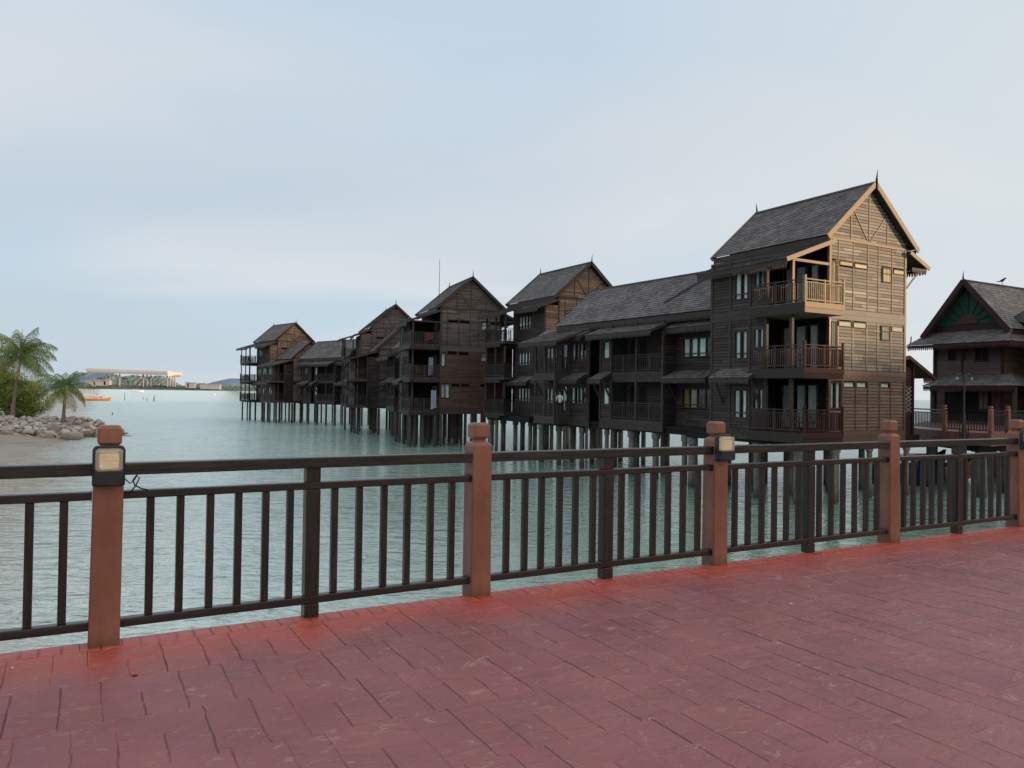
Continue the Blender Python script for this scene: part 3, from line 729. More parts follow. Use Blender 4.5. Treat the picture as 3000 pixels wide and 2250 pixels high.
    siding(mb, 'a', 0, 0, 3.0, 0, 8.2, [(.55, 2.75, fz+.05, fz+2.2) for fz in FZ] if near else [(0, 3, 0, 9)], var=.15)
    if near: siding(mb, 'b', 3.0, -2.5, 0, 0, 8.2, var=.15)
    else: siding(mb, 'a', 0, 4.3, D, 0, 8.2, [(4.6, 6.4, fz+.05, fz+2.2) for fz in FZ], var=.15)
    mb.build('wall', m_black if near else side, root)  # near-black boards put the loggia's shade into their colour
    t = MB()
    if near:
        for s in (2.5, 3.78, 5.05): pbox(t, 'a', -2.5, s-.07, s+.07, -.1, 8.3, -.05, .05)
        pbox(t, 'a', -2.5, 2.57, 3.6, 3.3, 3.37, 0, .04)
        bands(t, 'a', -2.5, 1.45, 5.1, FZ, zt=.5)
        for s, a in ((.0, -2.5), (1.48, -2.5)): t.box(a-.075, a+.075, s-.07, s+.08, .03, 7.85)
        t.box(-2.5, -.3, -.05, .05, 7.78, 7.92)
    else:
        for s in (0.0, 1.6, 4.18): pbox(t, 'a', A_, s-.02, s+.12, -.1, 8.3, -.05, .05)
        bands(t, 'a', A_, 0, 4.3, FZ, zt=.5)
    t.build('side_frame', m_trim, root)
    for h in hs: window(root, 'a', A_, h[0], h[1], h[2], h[3], 2 if near else 4, tsplit=.28 if near and h[0] > 2.3 else (.25 if not near else 0), draw=.8)
    if near:
        for fz in FZ: window(root, 'a', 0, .55, 2.75, fz+.05, fz+2.2, 3, draw=.75)
    else:
        for fz in FZ: window(root, 'a', 0, 4.6, 6.4, fz+.05, fz+2.2, 2, draw=.6)
        mb = MB(); siding(mb, 'b', 0, A_, 0, 2.92, 5.3); siding(mb, 'b', 0, A_, 0, 5.82, 8.45); siding(mb, 'b', 0, A_, 0, .02, 2.4); mb.build('wall', top, root)
        t = MB(); bands(t, 'b', 0, A_, -.02, FZ, zt=.5); pbox(t, 'b', 0, A_-.06, A_+.06, 0, 8.45, -.1, .05); t.build('floor_band', m_trim, root)
        mb = MB(); siding(mb, 'b', 4.3, A_, 0, 0, 8.2, var=.15); mb.build('wall', m_black, root)
    # balconies
    for i, fz in enumerate(FZ):
        mb = MB()
        if near:
            mb.box(-3.0, -.37, -1.15, 2.1, fz-.24, fz, .95); mb.box(-2.97, -.4, -1.12, 2.07, fz-.47, fz-.245, .8)
            mb.box(-2.42, -.02, -.06, 2.98, fz-.2, fz-.01, .8)
            bal = mb.build('balcony', trim if i == 2 else (m_maroon if i < 2 and top is m_gable else m_trim), root)
            sd = MB(); sd.box(-3.03, -3.003, -1.14, 2.1, fz-.46, fz-.02, .8); sd.build('shade_board', m_dark, bal)  # added dark board and side railing paint shade on the side away from the sun
            rs = MB(); railing(rs, (-2.96, 2.05), (-2.96, -.95), fz, endp=(True, False)); rs.build('railing', side, bal)
            r = MB(); railing(r, (-2.96, -1.1), (-.42, -1.1), fz, endp=(True, True)); railing(r, (-.42, -1.1), (-.42, -.08), fz, endp=(False, False))
        else:
            mb.box(-2.75, A_-.03, 3.5, 4.29, fz-.24, fz, .95); mb.box(-2.75, -.05, 4.31, 6.9, fz-.24, fz, .95); mb.box(-2.72, -.1, 4.33, 6.87, fz-(.47 if i or not FAR[0] else .3), fz-.245, .8)
            bal = mb.build('balcony', m_trim, root)
            r = MB(); railing(r, (-2.7, 6.85), (-2.7, 3.55), fz, sp=.16); railing(r, (-2.7, 3.55), (A_-.06, 3.55), fz, sp=.16, endp=(True, False)); railing(r, (-2.7, 6.85), (-.3, 6.85), fz, sp=.16, endp=(False, True))
            for (x, y) in ((-2.6, 3.66), (-2.6, 5.2), (-2.6, 6.75), (-1.3, 6.75)): r.box(x-.06, x+.06, y-.06, y+.06, fz, [2.42, 5.3, 8.1][i])
        r.build('railing', (trim if i == 2 and near else (m_maroon if near and top is m_gable else m_trim)), bal)
    # lower roof over the bay
    mb = MB()
    if near:
        shingles(mb, (-3.2, -.3, 7.8), (-3.2, 3.05, 7.8), (.05, -.3, 8.98), (.05, 3.05, 8.98)); shingles(mb, (-2.9, 3.05, 7.86), (-2.9, 5.85, 7.86), (.05, 3.05, 8.96), (.05, 5.85, 8.96))
        o = mb.build('lower_roof', m_roof, root); t = MB(); fringe(t, (-3.16, -.25), (-3.16, 3.05), 7.76, .2, .22); fringe(t, (-2.86, 3.1), (-2.86, 5.8), 7.82, .18, .2); t.build('eaves_board', m_dark, o)
        t = MB(); t.beam((-3.22, -.31, 7.74), (.1, -.31, 8.96), .05, .2); t.beam((-2.45, -.02, 7.85), (-.1, -.02, 7.85), .1, .12); t.box(-.07, .07, -.07, .05, 5.83, 8.8); t.box(-2.57, -2.43, -.08, .06, 5.83, 7.9)
        t.build('barge_board', trim, o)
    else:
        shingles(mb, (-2.1, -.3, 8.2), (-2.1, 3.3, 8.2), (.05, -.3, 9.0), (.05, 3.3, 9.0)); shingles(mb, (-3.3, 3.3, 7.9), (-3.3, 7.5, 7.9), (.05, 3.3, 8.98), (.05, 7.5, 8.98))
        o = mb.build('lower_roof', m_roof, root); t = MB(); fringe(t, (-2.06, -.25), (-2.06, 3.3), 8.16, .12, .2); fringe(t, (-3.26, 3.3), (-3.26, 7.4), 7.86, .1, .12); t.build('eaves_board', m_trim, o)
        t = MB(); t.beam((-2.14, -.31, 8.14), (.1, -.31, 8.96), .05, .18); t.beam((-3.34, 3.3, 7.84), (.05, 3.3, 8.92), .05, .14); t.build('barge_board', trim, o)
    mb = MB(); shingles(mb, (7.25, -.3, 8.32), (7.25, 7.2, 8.32), (5.75, -.3, 8.98), (5.75, 7.2, 8.98)); o = mb.build('side_roof', m_roof, root)
    t = MB(); t.beam((7.3, -.31, 8.26), (5.7, -.31, 8.96), .05, .2); t.beam((7.0, -.05, 8.3), (5.8, -.05, 7.2), .06, .08); t.build('barge_board', trim, o)
    t = MB(); fringe(t, (7.2, -.2), (7.2, 7.2), 8.28, .18, .16); fringe(t, (5.9, -.26), (7.1, -.26), 8.22, .16, .1); t.build('eaves_board', m_dark, o)
    # main roof
    mb = MB(); ya, yb = -.35, 7.15
    shingles(mb, (-.5, ya, 9.17), (-.5, yb, 9.17), (ra, ya, zr), (ra, yb, zr)); shingles(mb, (6.2, ya, 9.17), (6.2, yb, 9.17), (ra, ya, zr), (ra, yb, zr))
    mb.beam((ra, ya-.02, zr+.03), (ra, yb+.02, zr+.03), .22, .08, .8)
    rf = mb.build('roof', m_roof, root)
    t = MB(); fringe(t, (-.46, ya+.05), (-.46, yb-.05), 9.12, .22, .3); fringe(t, (6.16, ya+.05), (6.16, yb-.05), 9.12, .2, .26); t.build('eaves_board', m_dark, rf)
    t = MB()
    for s in (-1, 1):
        for y in (ya-.03, yb+.03): t.beam((ra+s*3.42, y, 9.05), (ra+s*.02, y, zr-.04), .05, .24, up=(0, 0, 1))
    t.build('barge_board', rake, rf)
    finial(root, ra, ya-.05, zr, .62, lean=(0, -.05)); finial(root, ra, yb, zr, .6, lean=(0, .06)); 
    if near:
        awning(root, -2.5, -3.4, 1.75, 4.35, 2.95, 2.47)
    else:
        awning(root, A_, A_-.95, 1.2, 4.2, 2.95, 2.47)
    pts = [(a, b) for a in ((-2.3, .2, 2.9, 5.5) if near else (-1.1, .9, 3.2, 5.5)) for b in (-.2 if near else .3, 2.2, 4.5, 6.6)]
    if near: pts += [(-.6, -.8), (-2.7, -.8)]
    else: pts += [(-2.3, 5.2), (-2.3, 6.6)]
    piles(root, pts, -.62)
    mb = MB()
    for a in (-2.3, .2, 2.9, 5.5): mb.box(a-.15, a+.15, .1, 6.8, -.36 if FAR[0] else -.62, -.35)
    mb.box(-2.4, 5.7, .15, 6.75, -.34, -.2); mb.build('floor_beam', m_black, root)
    return root

def wing(fr, L, feats, name, label, b_start=0.0, rb=None, gable=False):
    root = empty(name, fr.w(0, 0, 0), fr.q, label, 'stilt house', 'timber stilt houses over the water')
    rb = rb or (b_start, L-2.6); B0, B1 = b_start, L
    mb = MB(); mb.box(1.3, 6.0, B0+.05, B1-.05, -.3, 6.1, 1); mb.build('inner_wall', m_black, root)
    w = MB(); t = MB()
    def storey(ax, c, s0, s1, holes=()):
        siding(w, ax, c, s0, s1, .03, 2.4, [h for h in holes if h[2] < 2.5], var=.2); siding(w, ax, c, s0, s1, 2.93, 5.9, [h for h in holes if h[2] > 2.5], var=.2)
    FF = (.1, 2.98)
    for ft in feats:
        k = ft[0]; s0, s1 = ft[1], ft[2]
        if k == 'rec':      # wall set back with a wide window, awning below
            ws = ft[3]; hs = [(ws[0], ws[1], f+.78, f+1.9) for f in FF]
            storey('a', 1.0, s0, s1, hs)
            for i, h in enumerate(hs): window(root, 'a', 1.0, *h, n=4, tsplit=.22, cur=m_curtain if not (i == 0 and len(ft) > 4) else m_curtain_warm, draw=.62 if i or len(ft) < 5 else .3)
            bands(t, 'a', 1.0, s0, s1, FF, zt=.5); t.box(.93, 1.07, s0, s0+.12, 0, 5.9)
            awning(root, .95, -.25, max(s0, ws[0]-.5), min(s1, ws[1]+.55), 3.02, 2.55)
        elif k == 'bay':    # deep balcony behind the facade line
            bw = ft[3]
            hs = [(bw+.15, bw+.85, f+.85, f+1.95) for f in FF]
            storey('a', 0, bw, s1, hs)
            for h in hs: window(root, 'a', 0, *h, n=1, draw=.9)
            siding(w, 'a', 1.3, s0, bw, 0, 5.9, [(bw-1.9, bw-.3, f+.3, f+2.1) for f in FF], var=.1)
            for f in FF: window(root, 'a', 1.3, bw-1.9, bw-.3, f+.3, f+2.1, 2, draw=.8)
            siding(w, 'b', s0+.02, 0, 1.3, 0, 5.9)
            bands(t, 'a', 0, s0, s1, FF, zt=.62)
            for s in (s0+.06, (s0+bw)/2, bw, s1-.06): t.box(-.07, .07, s-.07, s+.07, 0, 5.9)
            for f in FF:
                mb = MB(); mb.box(0.05, 1.3, s0, bw, f-.2, f-.01); bal = mb.build('balcony', m_dark, root)
                r = MB(); railing(r, (0.0, s0+.12), (0.0, (s0+bw)/2-.08), f, sp=.15, endp=(False, False)); railing(r, (0.0, (s0+bw)/2+.08), (0.0, bw-.08), f, sp=.15, endp=(False, False)); r.build('railing', m_trim, bal)
            awning(root, 0.0, -1.0, bw-.1, s1+.05, 2.98, 2.5)
        elif k == 'win':
            ws = ft[3]; hs = [(ws[0], ws[1], f+.85, f+1.95) for f in FF]
            storey('a', 0, s0, s1, hs)
            for h in hs: window(root, 'a', 0, *h, n=4, tsplit=.22, draw=.65)
            bands(t, 'a', 0, s0, s1, FF, zt=.6); t.box(-.07, .07, s0, s0+.12, 0, 5.9); t.box(-.07, .07, s1-.12, s1, 0, 5.9)
            awning(root, 0.0, -1.0, s0+.1, s1+.1, 2.98, 2.52)
        elif k == 'gap':
            pass
        elif k == 'balc':   # balcony standing out in front
            siding(w, 'a', .6, s0, s1, 0, 5.9, [(s0+.6, s0+1.9, f+.3, f+2.05) for f in FF], var=.1)
            for f in FF: window(root, 'a', .6, s0+.6, s0+1.9, f+.3, f+2.05, 2, draw=.6)
            for j, f in enumerate(FF):
                mb = MB(); mb.box(-1.4, .55, s0, s1, f-.5, f, 1.1); bal = mb.build('balcony', m_trim, root)
                r = MB(); railing(r, (-1.34, s0+.06), (-1.34, s1-.06), f, sp=.17); railing(r, (-1.34, s0+.06), (.5, s0+.06), f, sp=.17, endp=(False, False)); railing(r, (-1.34, s1-.06), (.5, s1-.06), f, sp=.17, endp=(False, False))
                for s in (s0+.07, (s0+s1)/2, s1-.07): r.box(-1.39, -1.28, s-.055, s+.055, f, 2.47 if j == 0 else 5.05)
                r.build('railing', m_trim, bal)
    w.build('wall', m_dark, root); t.build('facade_frame', m_trim, root)
    mb = MB(); siding(mb, 'b', B0+.02, 1.0, 6, 0, 6.0); mb.build('wall', m_dark, root)
    # lower roofs
    for ft in feats:
        k = ft[0]; s0, s1 = ft[1], ft[2]
        ao, zo = {'rec': (.0, 5.42), 'bay': (-1.2, 5.28), 'win': (-.9, 5.35), 'balc': (-2.4, 4.98), 'gap': (.4, 5.5)}[k]
        mb = MB(); e0, e1 = s0-(.6 if k == 'balc' else .15), s1+(.6 if k == 'balc' else .15); zi = 6.05
        if k == 'balc': e0 -= .9
        shingles(mb, (ao, e0, zo), (ao, e1, zo), (1.2, e0, zi+.1), (1.2, e1, zi+.1)); o = mb.build('lower_roof', m_roof, root)
        t = MB(); fringe(t, (ao+.03, e0+.05), (ao+.03, e1-.05), zo-.03, .14, .2)
        t.beam((ao-.02, e0, zo-.06), (1.2, e0, zi+.03), .05, .16); t.build('eaves_board', m_trim, o)
    r0b, r1b = rb; za = 6.22; zr = 8.86; hip = .6
    mb = MB(); shingles(mb, (0, r0b, za), (0, r1b, za), (2.75, r0b, zr), (2.75, r1b-hip, zr)); shingles(mb, (5.5, r0b, za), (5.5, r1b, za), (2.75, r0b, zr), (2.75, r1b-hip, zr))
    mb.beam((2.75, r0b, zr+.02), (2.75, r1b-hip, zr+.02), .2, .07, .8)
    mb.mesh([(0.05, r1b, za), (5.45, r1b, za), (2.75, r1b-hip, zr)], [(0, 1, 2)], .8)
    rf = mb.build('roof', m_roof, root)
    t = MB(); fringe(t, (.04, r0b+.05), (.04, r1b-.05), za-.05, .16, .3); t.build('eaves_board', m_dark, rf)
    nb = max(2, int((B1-B0)/2.3))
    piles(root, [(a, B0+.6+(B1-B0-1.2)*i/nb) for a in (.3, 3.1, 5.8) for i in range(nb+1)], -.6)
    mb = MB(); 
    for a in (.3, 3.1, 5.8): mb.box(a-.15, a+.15, B0+.1, B1-.1, -.36 if FAR[0] else -.6, -.35)
    mb.box(.1, 6.0, B0+.1, B1-.1, -.34, -.15); mb.build('floor_beam', m_black, root)
    return root, rf

def gwing(fr, y0, y1, ra, zr, ze, x0, x1, name, label, wallm, rakem):
    """low wing whose gable faces the bridge, standing in front of a tower"""
    root = empty(name, fr.w(0, 0, 0), fr.q, label, 'stilt house', 'timber stilt houses over the water')
    hw = ra-x0; sl = (zr-ze)/hw; xr = ra+hw
    mb = MB(); mb.box(-.2, xr-.5, y0+.25, y1, -.3, 6.1); mb.box(-2.3, -.2, y0+1.4, y1, -.3, 5.3); mb.build('inner_wall', m_black, root)
    w = MB(); lim = lambda z: (ra-(zr-.1-z)/sl, ra+(zr-.1-z)/sl)
    siding(w, 'b', y0, x0+.3, xr-.3, ze+.1, zr-.15, lim=lim); siding(w, 'b', y0, x0+.4, xr-.4, 2.95, ze, [(1.0, 2.0, 3.85, 4.85), (3.6, 4.5, 3.85, 4.85)])
    siding(w, 'b', y0, x0+.4, xr-.4, .03, 2.45, [(1.0, 2.0, .95, 1.95), (3.6, 4.5, .95, 1.95)]); w.build('wall', wallm, root)
    w = MB(); hs = [(y0+1.2, y0+2.4, f+.8, f+1.9) for f in (.05, 2.95)]+[(y0+3.2, min(y1-.3, y0+4.4), f+.8, f+1.9) for f in (.05, 2.95)]
    siding(w, 'a', -2.5, y0+.2, y1, .05, 2.4, [h for h in hs if h[2] < 2.5]); siding(w, 'a', -2.5, y0+.2, y1, 2.95, 5.4, [h for h in hs if h[2] > 2.5]); siding(w, 'b', y0+.2, -1.25, x0+.4, .05, 5.4, seg=.5); siding(w, 'b', y0+1.3, -2.5, -1.25, .05, 5.4); w.build('wall', m_dark, root)
    for f in (.05, 2.95):
        mb = MB(); mb.box(-3.5, -1.2, y0-.3, y0+1.9, f-.3, f, 1.2); bal = mb.build('balcony', m_trim, root)
        r = MB(); railing(r, (-3.45, y0+1.85), (-3.45, y0-.25), f, sp=.2); railing(r, (-3.45, y0-.25), (-1.3, y0-.25), f, sp=.2, endp=(False, True))
        for x, y in ((-3.42, y0-.22), (-3.42, y0+1.8), (-2.3, y0-.22), (-1.25, y0-.22)): r.box(x-.05, x+.05, y-.05, y+.05, f, f+2.3)
        r.build('railing', m_trim, bal)
        window(root, 'b', y0, 1.0, 2.0, f+.9, f+1.9, 2, draw=.7); window(root, 'b', y0, 3.6, 4.5, f+.9, f+1.9, 2, draw=.7)
    for h in hs: window(root, 'a', -2.5, *h, n=2, draw=.6)
    t = MB(); bands(t, 'b', y0, x0+.4, xr-.4, (.05, 2.95), zt=.5); bands(t, 'b', y0+.2, -1.2, x0+.38, (.05, 2.95), zt=.5); bands(t, 'a', -2.5, y0+.2, y1, (.05, 2.95), zt=.5)
    pbox(t, 'b', y0, x0+.3, xr-.3, ze, ze+.1, 0, .05)
    for s, z in ((ra-1.3, ze+1.4), (ra, zr-.3), (ra+1.3, ze+1.4)): pbox(t, 'b', y0, s-.03, s+.03, ze+.1, z, 0, .04)
    t.beam((ra-1.1, y0-.03, ze+1.5), (ra-.08, y0-.03, ze+.2), .03, .05); t.beam((ra+1.1, y0-.03, ze+1.5), (ra+.08, y0-.03, ze+.2), .03, .05)
    for s in (x0+.45, ra, xr-.45): pbox(t, 'b', y0, s-.06, s+.06, .05, ze, 0, .05)
    for s in (-1.2,): pbox(t, 'b', y0+.2, s-.05, s+.05, .05, 5.4, 0, .05)
    t.build('facade_frame', m_trim, root)
    mb = MB(); ya = y0-.35
    shingles(mb, (x0, ya, ze), (x0, y1, ze), (ra, ya, zr), (ra, y1, zr)); shingles(mb, (xr, ya, ze), (xr, y1, ze), (ra, ya, zr), (ra, y1, zr)); rf = mb.build('roof', m_roof, root)
    t = MB()
    for s in (-1, 1): t.beam((ra+s*(hw+.05), ya-.03, ze-.08), (ra+s*.02, ya-.03, zr-.04), .05, .22)
    fringe(t, (x0+.03, ya), (x0+.03, y1), ze-.04, .12, .24); t.build('barge_board', rakem, rf)
    mb = MB(); shingles(mb, (-3.3, ya, 5.15), (-3.3, y1-.2, 5.15), (x0+.3, ya, 6.1), (x0+.3, y1-.2, 6.1)); lo = mb.build('lower_roof', m_roof, root)
    t = MB(); fringe(t, (-3.27, ya), (-3.27, y1-.3), 5.12, .12, .16); t.beam((-3.3, ya, 5.1), (x0+.3, ya, 6.03), .05, .15); t.build('eaves_board', m_trim, lo)
    awning(root, -2.5, -3.4, y0+.8, y0+3.5, 2.95, 2.5)
    piles(root, [(a, b) for a in (-2.2, .3, 2.9, 5.2) for b in (y0+.4, (y0+y1)/2, y1-.5)], -.6)
    return root

T2F = Frame(3.5, 59.48, 30.3); T3F = Frame(-6.46, 68.62, 21); T4F = Frame(-16.88, 91.46, 18.5); T5F = Frame(-35.93, 117.16, 43)
W1F = Frame(10.55, 41.0, 33); W3F = Frame(-10.6, 76.8, 21); W4F = Frame(-24.0, 106.0, 46)
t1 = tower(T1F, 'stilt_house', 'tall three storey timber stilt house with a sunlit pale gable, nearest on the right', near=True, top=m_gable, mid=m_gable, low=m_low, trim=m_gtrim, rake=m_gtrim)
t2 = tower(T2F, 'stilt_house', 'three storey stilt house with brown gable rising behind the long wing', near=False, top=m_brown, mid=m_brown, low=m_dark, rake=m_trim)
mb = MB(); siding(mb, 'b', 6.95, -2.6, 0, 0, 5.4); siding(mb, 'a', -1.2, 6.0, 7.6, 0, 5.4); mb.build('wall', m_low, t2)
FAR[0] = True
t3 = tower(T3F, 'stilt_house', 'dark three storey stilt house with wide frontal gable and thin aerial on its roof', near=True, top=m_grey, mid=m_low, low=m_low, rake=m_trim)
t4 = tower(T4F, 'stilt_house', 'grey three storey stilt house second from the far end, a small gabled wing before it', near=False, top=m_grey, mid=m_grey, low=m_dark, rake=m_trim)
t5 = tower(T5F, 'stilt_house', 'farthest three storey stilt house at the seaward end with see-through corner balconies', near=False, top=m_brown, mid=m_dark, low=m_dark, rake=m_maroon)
FAR[0] = False
w1, rf1 = wing(W1F, 16.6, [('rec', -1.0, 3.46, (.6, 3.0), 'warm'), ('bay', 3.46, 9.12, 8.05), ('gap', 9.12, 10.2), ('win', 10.2, 12.35, (10.5, 12.1)), ('balc', 12.1, 14.45), ('rec', 14.45, 16.6, (14.7, 16.4))],
               'stilt_house', 'long low two storey stilt wing with a continuous shingle roof left of the near tower', b_start=-1.0, rb=(-1.6, 13.95))
t = MB(); t.beam((1.4, 4.5, 7.0+.68), (2.62, 2.0, 8.82), .12, .07, 1.6)
w1v = MB(); w1v.beam((.75, 4.3, 7.02), (2.55, 1.9, 8.75), .13, .08, 1.9); w1v.build('valley_cap', m_trim, rf1)
FAR[0] = True
w3, _ = wing(W3F, 9.2, [('balc', -.9, 2.7), ('rec', 2.9, 5.6, (3.2, 5.2)), ('win', 5.6, 9.2, (6.2, 8.2))], 'stilt_house', 'small dark two storey stilt wing with box balconies just left of the frontal gable house', b_start=-2.0, rb=(-3.5, 7.2))
w4, _ = wing(W4F, 10.8, [('rec', -1.6, .8, (-1.3, .3)), ('bay', .8, 6.0, 5.2), ('gap', 6.0, 6.9), ('win', 6.9, 9.2, (7.3, 8.8)), ('rec', 9.2, 10.8, (9.4, 10.6))], 'stilt_house', 'low two storey stilt wing between the two farthest towers', b_start=-2.0, rb=(-2.2, 10.6))
g3 = gwing(T4F, -6.0, 0.0, 2.64, 9.05, 6.2, -.37, 5.6, 'stilt_house', 'low stilt wing with a dark braced gable in front of the second farthest tower', m_grey, m_trim)
g5 = gwing(T5F, -5.0, 0.0, 2.78, 8.95, 6.25, -.32, 5.9, 'stilt_house', 'low stilt wing with a brown braced gable in front of the farthest tower', m_brown, m_maroon)
# aerial on the roof of the middle house
mb = MB(); mb.tube([(1.2, 5.0, 9.6), (1.2, 5.0, 14.4)], [.035, .018], 6); mb.build('aerial', m_trim, t3)
# porch between the near tower and the right house
mb = MB(); shingles(mb, (5.85, 1.0, 3.55), (5.85, 4.0, 3.55), (7.6, 1.0, 3.85), (7.6, 4.0, 3.85)); shingles(mb, (9.9, 1.0, 2.75), (9.9, 4.0, 2.75), (7.6, 1.0, 3.85), (7.6, 4.0, 3.85)); pr = mb.build('porch_roof', m_roof, t1)
t = MB(); t.beam((9.95, .95, 2.68), (7.6, .95, 3.8), .05, .18); t.beam((5.85, .95, 3.5), (7.6, .95, 3.8), .05, .18); fringe(t, (8.9, 1.0), (9.8, 1.0), 2.72, .16, .14); t.build('porch_eaves', m_maroon, pr)
mb = MB(); siding(mb, 'b', 1.3, 5.8, 8.4, -.3, 3.3); mb.box(5.8, 8.38, 1.4, 4, -.3, 3.4); mb.box(8.3, 8.42, 1.2, 1.32, -.4, 3.2, 1)
mb.box(5.8, 8.6, 1.0, 4.4, -.75, -.3); mb.build('porch_wall', m_maroon, t1)
mb = MB()
for k in range(6):
    mb.beam((7.75, 1.26, .9+k*.22), (8.25, 1.26, 1.15+k*.22), .02, .04, 5); mb.beam((8.25, 1.26, .9+k*.22), (7.75, 1.26, 1.15+k*.22), .02, .04, 5)
mb.build('porch_lattice', m_trim, t1)
mb = MB(); mb.tube([(5.8, -.05, 4.2), (5.95, -.1, 4.25), (6.1, -.1, 4.5), (6.12, -.1, 4.75)], .03, 6); mb.build('drain_pipe', m_trim, t1)

# ------------------------------------------------------------------ the house on the right
RF = Frame(32, 50, 29.3)
def right_house():
    root = empty('pavilion_house', RF.w(0, 0, 0), RF.q, 'dark timber house with green sunburst gable and maroon barge boards at the right edge', 'house')
    mb = MB(); mb.box(.5, 14, .3, 4.9, -.3, 6.4); mb.box(3.0, 14, -3.0, .3, -.3, 6.0); mb.build('inner_wall', m_black, root)
    rb = 2.5; zr = 9.7
    mb = MB(); shingles(mb, (-.25, -.3, 6.3), (14, -.3, 6.3), (-.25, rb, zr), (14, rb, zr), t=1.35); shingles(mb, (-.25, 5.3, 6.1), (14, 5.3, 6.1), (-.25, rb, zr), (14, rb, zr), t=1.2)
    mb.beam((-.25, rb, zr+.03), (14, rb, zr+.03), .2, .08, .8); rf = mb.build('roof', m_roof, root)
    t = MB()
    for y, z in ((-.42, 6.15), (5.42, 5.95)): t.beam((-.3, y, z), (-.3, rb, zr-.02), .07, .34)
    fringe(t, (-.2, -.26), (13, -.26), 6.22, .16, .25); t.build('barge_board', m_maroon, rf)
    finial(root, -.3, rb, zr, .65, m_maroon)
    # green gable panel with sunburst
    g = MB(); ga = .35
    g.mesh([(ga, .25, 6.75), (ga, 4.75, 6.75), (ga, rb, 9.35)], [(0, 1, 2)], 1.0); gp = g.build('gable_panel', m_green, root)
    s = MB()
    for k in range(7):
        a = radians(18+24*k); x0 = .72; x1 = [1.7, 1.55, 1.7, 2.2, 1.7, 1.55, 1.7][k]
        s.beam((ga-.03, rb+cos(a)*x0, 6.8+sin(a)*x0), (ga-.03, rb+cos(a)*x1, 6.8+sin(a)*x1), .04, .06, .7)
    s.build('sunburst_rib', m_maroon, gp)
    s = MB(); pts = [(ga-.06, rb+cos(radians(i*15))*.68, 6.8+sin(radians(i*15))*.62) for i in range(13)]; s.poly(pts, 1.6); s.poly([(ga, p[1], p[2]) for p in reversed(pts)], 1.6)
    for i in range(12): s.poly([pts[i], (ga, pts[i][1], pts[i][2]), (ga, pts[i+1][1], pts[i+1][2]), pts[i+1]], 1.2)
    s.build('half_disc', m_maroon, gp)
    w = MB(); hs = [(1.2, 2.15, 4.2, 5.3), (3.4, 4.0, 4.3, 5.1)]
    siding(w, 'a', .5, .3, 4.9, 2.9, 6.2, hs); siding(w, 'b', .3, .5, 3.0, 2.9, 6.2); siding(w, 'a', 3.0, -3.0, .3, 2.9, 6.0, [(-2.4, -1.6, 4.0, 4.9)]); siding(w, 'b', -3.0, 3.0, 14, 0, 6.0); siding(w, 'b', .3, .5, 3, 0, 2.6)
    siding(w, 'a', .5, .3, 4.9, 0, 2.6, [(1.0, 4.2, .1, 2.2)]); w.build('wall', m_low, root)
    window(root, 'a', .5, *hs[0], n=2, draw=.7); window(root, 'a', .5, *hs[1], n=1, draw=.2); window(root, 'a', 3.0, -2.4, -1.6, 4.0, 4.9, n=2, draw=.5)
    t = MB()
    for (y, z0, z1) in ((.3, 0, 6.2), (4.9, 0, 6.2), (2.9, 0, 6.2)): t.box(.36, .5, y-.08, y+.08, z0, z1)
    t.box(.38, .5, .3, 4.9, 6.3, 6.75); t.box(.4, .5, .3, 4.9, 2.55, 2.9); t.build('wall_frame', m_maroon, root)
    mb = MB(); shingles(mb, (-1.0, -.9, 5.42), (-1.0, 2.4, 5.42), (.5, -.3, 6.35), (.5, 2.4, 6.35), t=1.1); shingles(mb, (-1.0, 2.4, 5.42), (-1.0, 6.1, 5.42), (.5, 2.4, 6.35), (.5, 5.3, 6.35), t=1.1)
    shingles(mb, (-1.0, -.9, 5.42), (3.0, -.9, 5.42), (.5, .3, 6.35), (3.0, .3, 6.35), t=1.1); o = mb.build('skirt_roof', m_roof, root)
    t = MB(); fringe(t, (-.97, -.85), (-.97, 6.05), 5.38, .18, .2); fringe(t, (-.97, -.86), (3.0, -.86), 5.38, .18, .2); t.build('eaves_board', m_maroon, o)
    mb = MB(); shingles(mb, (-1.0, -1.3, 2.55), (-1.0, 4.9, 2.55), (.5, -.3, 3.35), (.5, 3.6, 3.35), t=1.1); shingles(mb, (-1.0, -1.3, 2.55), (3.0, -1.3, 2.55), (.5, .3, 3.35), (3.0, .3, 3.35), t=1.1); o = mb.build('skirt_roof', m_roof, root)
    t = MB(); fringe(t, (-.97, -1.25), (-.97, 4.85), 2.51, .16, .2); t.build('eaves_board', m_maroon, o)
    # projecting front wing with its own roofs
    mb = MB(); shingles(mb, (1.9, -3.8, 6.45), (14, -3.8, 6.45), (2.4, -1.6, 8.5), (14, -1.6, 8.5), t=1.3); shingles(mb, (1.9, .9, 6.9), (14, .9, 6.9), (2.4, -1.6, 8.5), (14, -1.6, 8.5), t=1.2)
    mb.mesh([(1.9, -3.8, 6.45), (2.4, -1.6, 8.5), (1.9, .9, 6.9)], [(0, 1, 2)], .6); rf2 = mb.build('roof', m_roof, root)
    t = MB(); fringe(t, (1.95, -3.76), (13, -3.76), 6.4, .16, .25); t.build('eaves_board', m_maroon, rf2)
    mb = MB(); shingles(mb, (1.2, -4.6, 4.95), (14, -4.6, 4.95), (3.0, -3.0, 6.1), (14, -3.0, 6.1), t=1.1); shingles(mb, (1.2, -4.6, 4.95), (1.2, -.9, 4.95), (3.0, -3.0, 6.1), (3.0, -.9, 6.1), t=1.1)
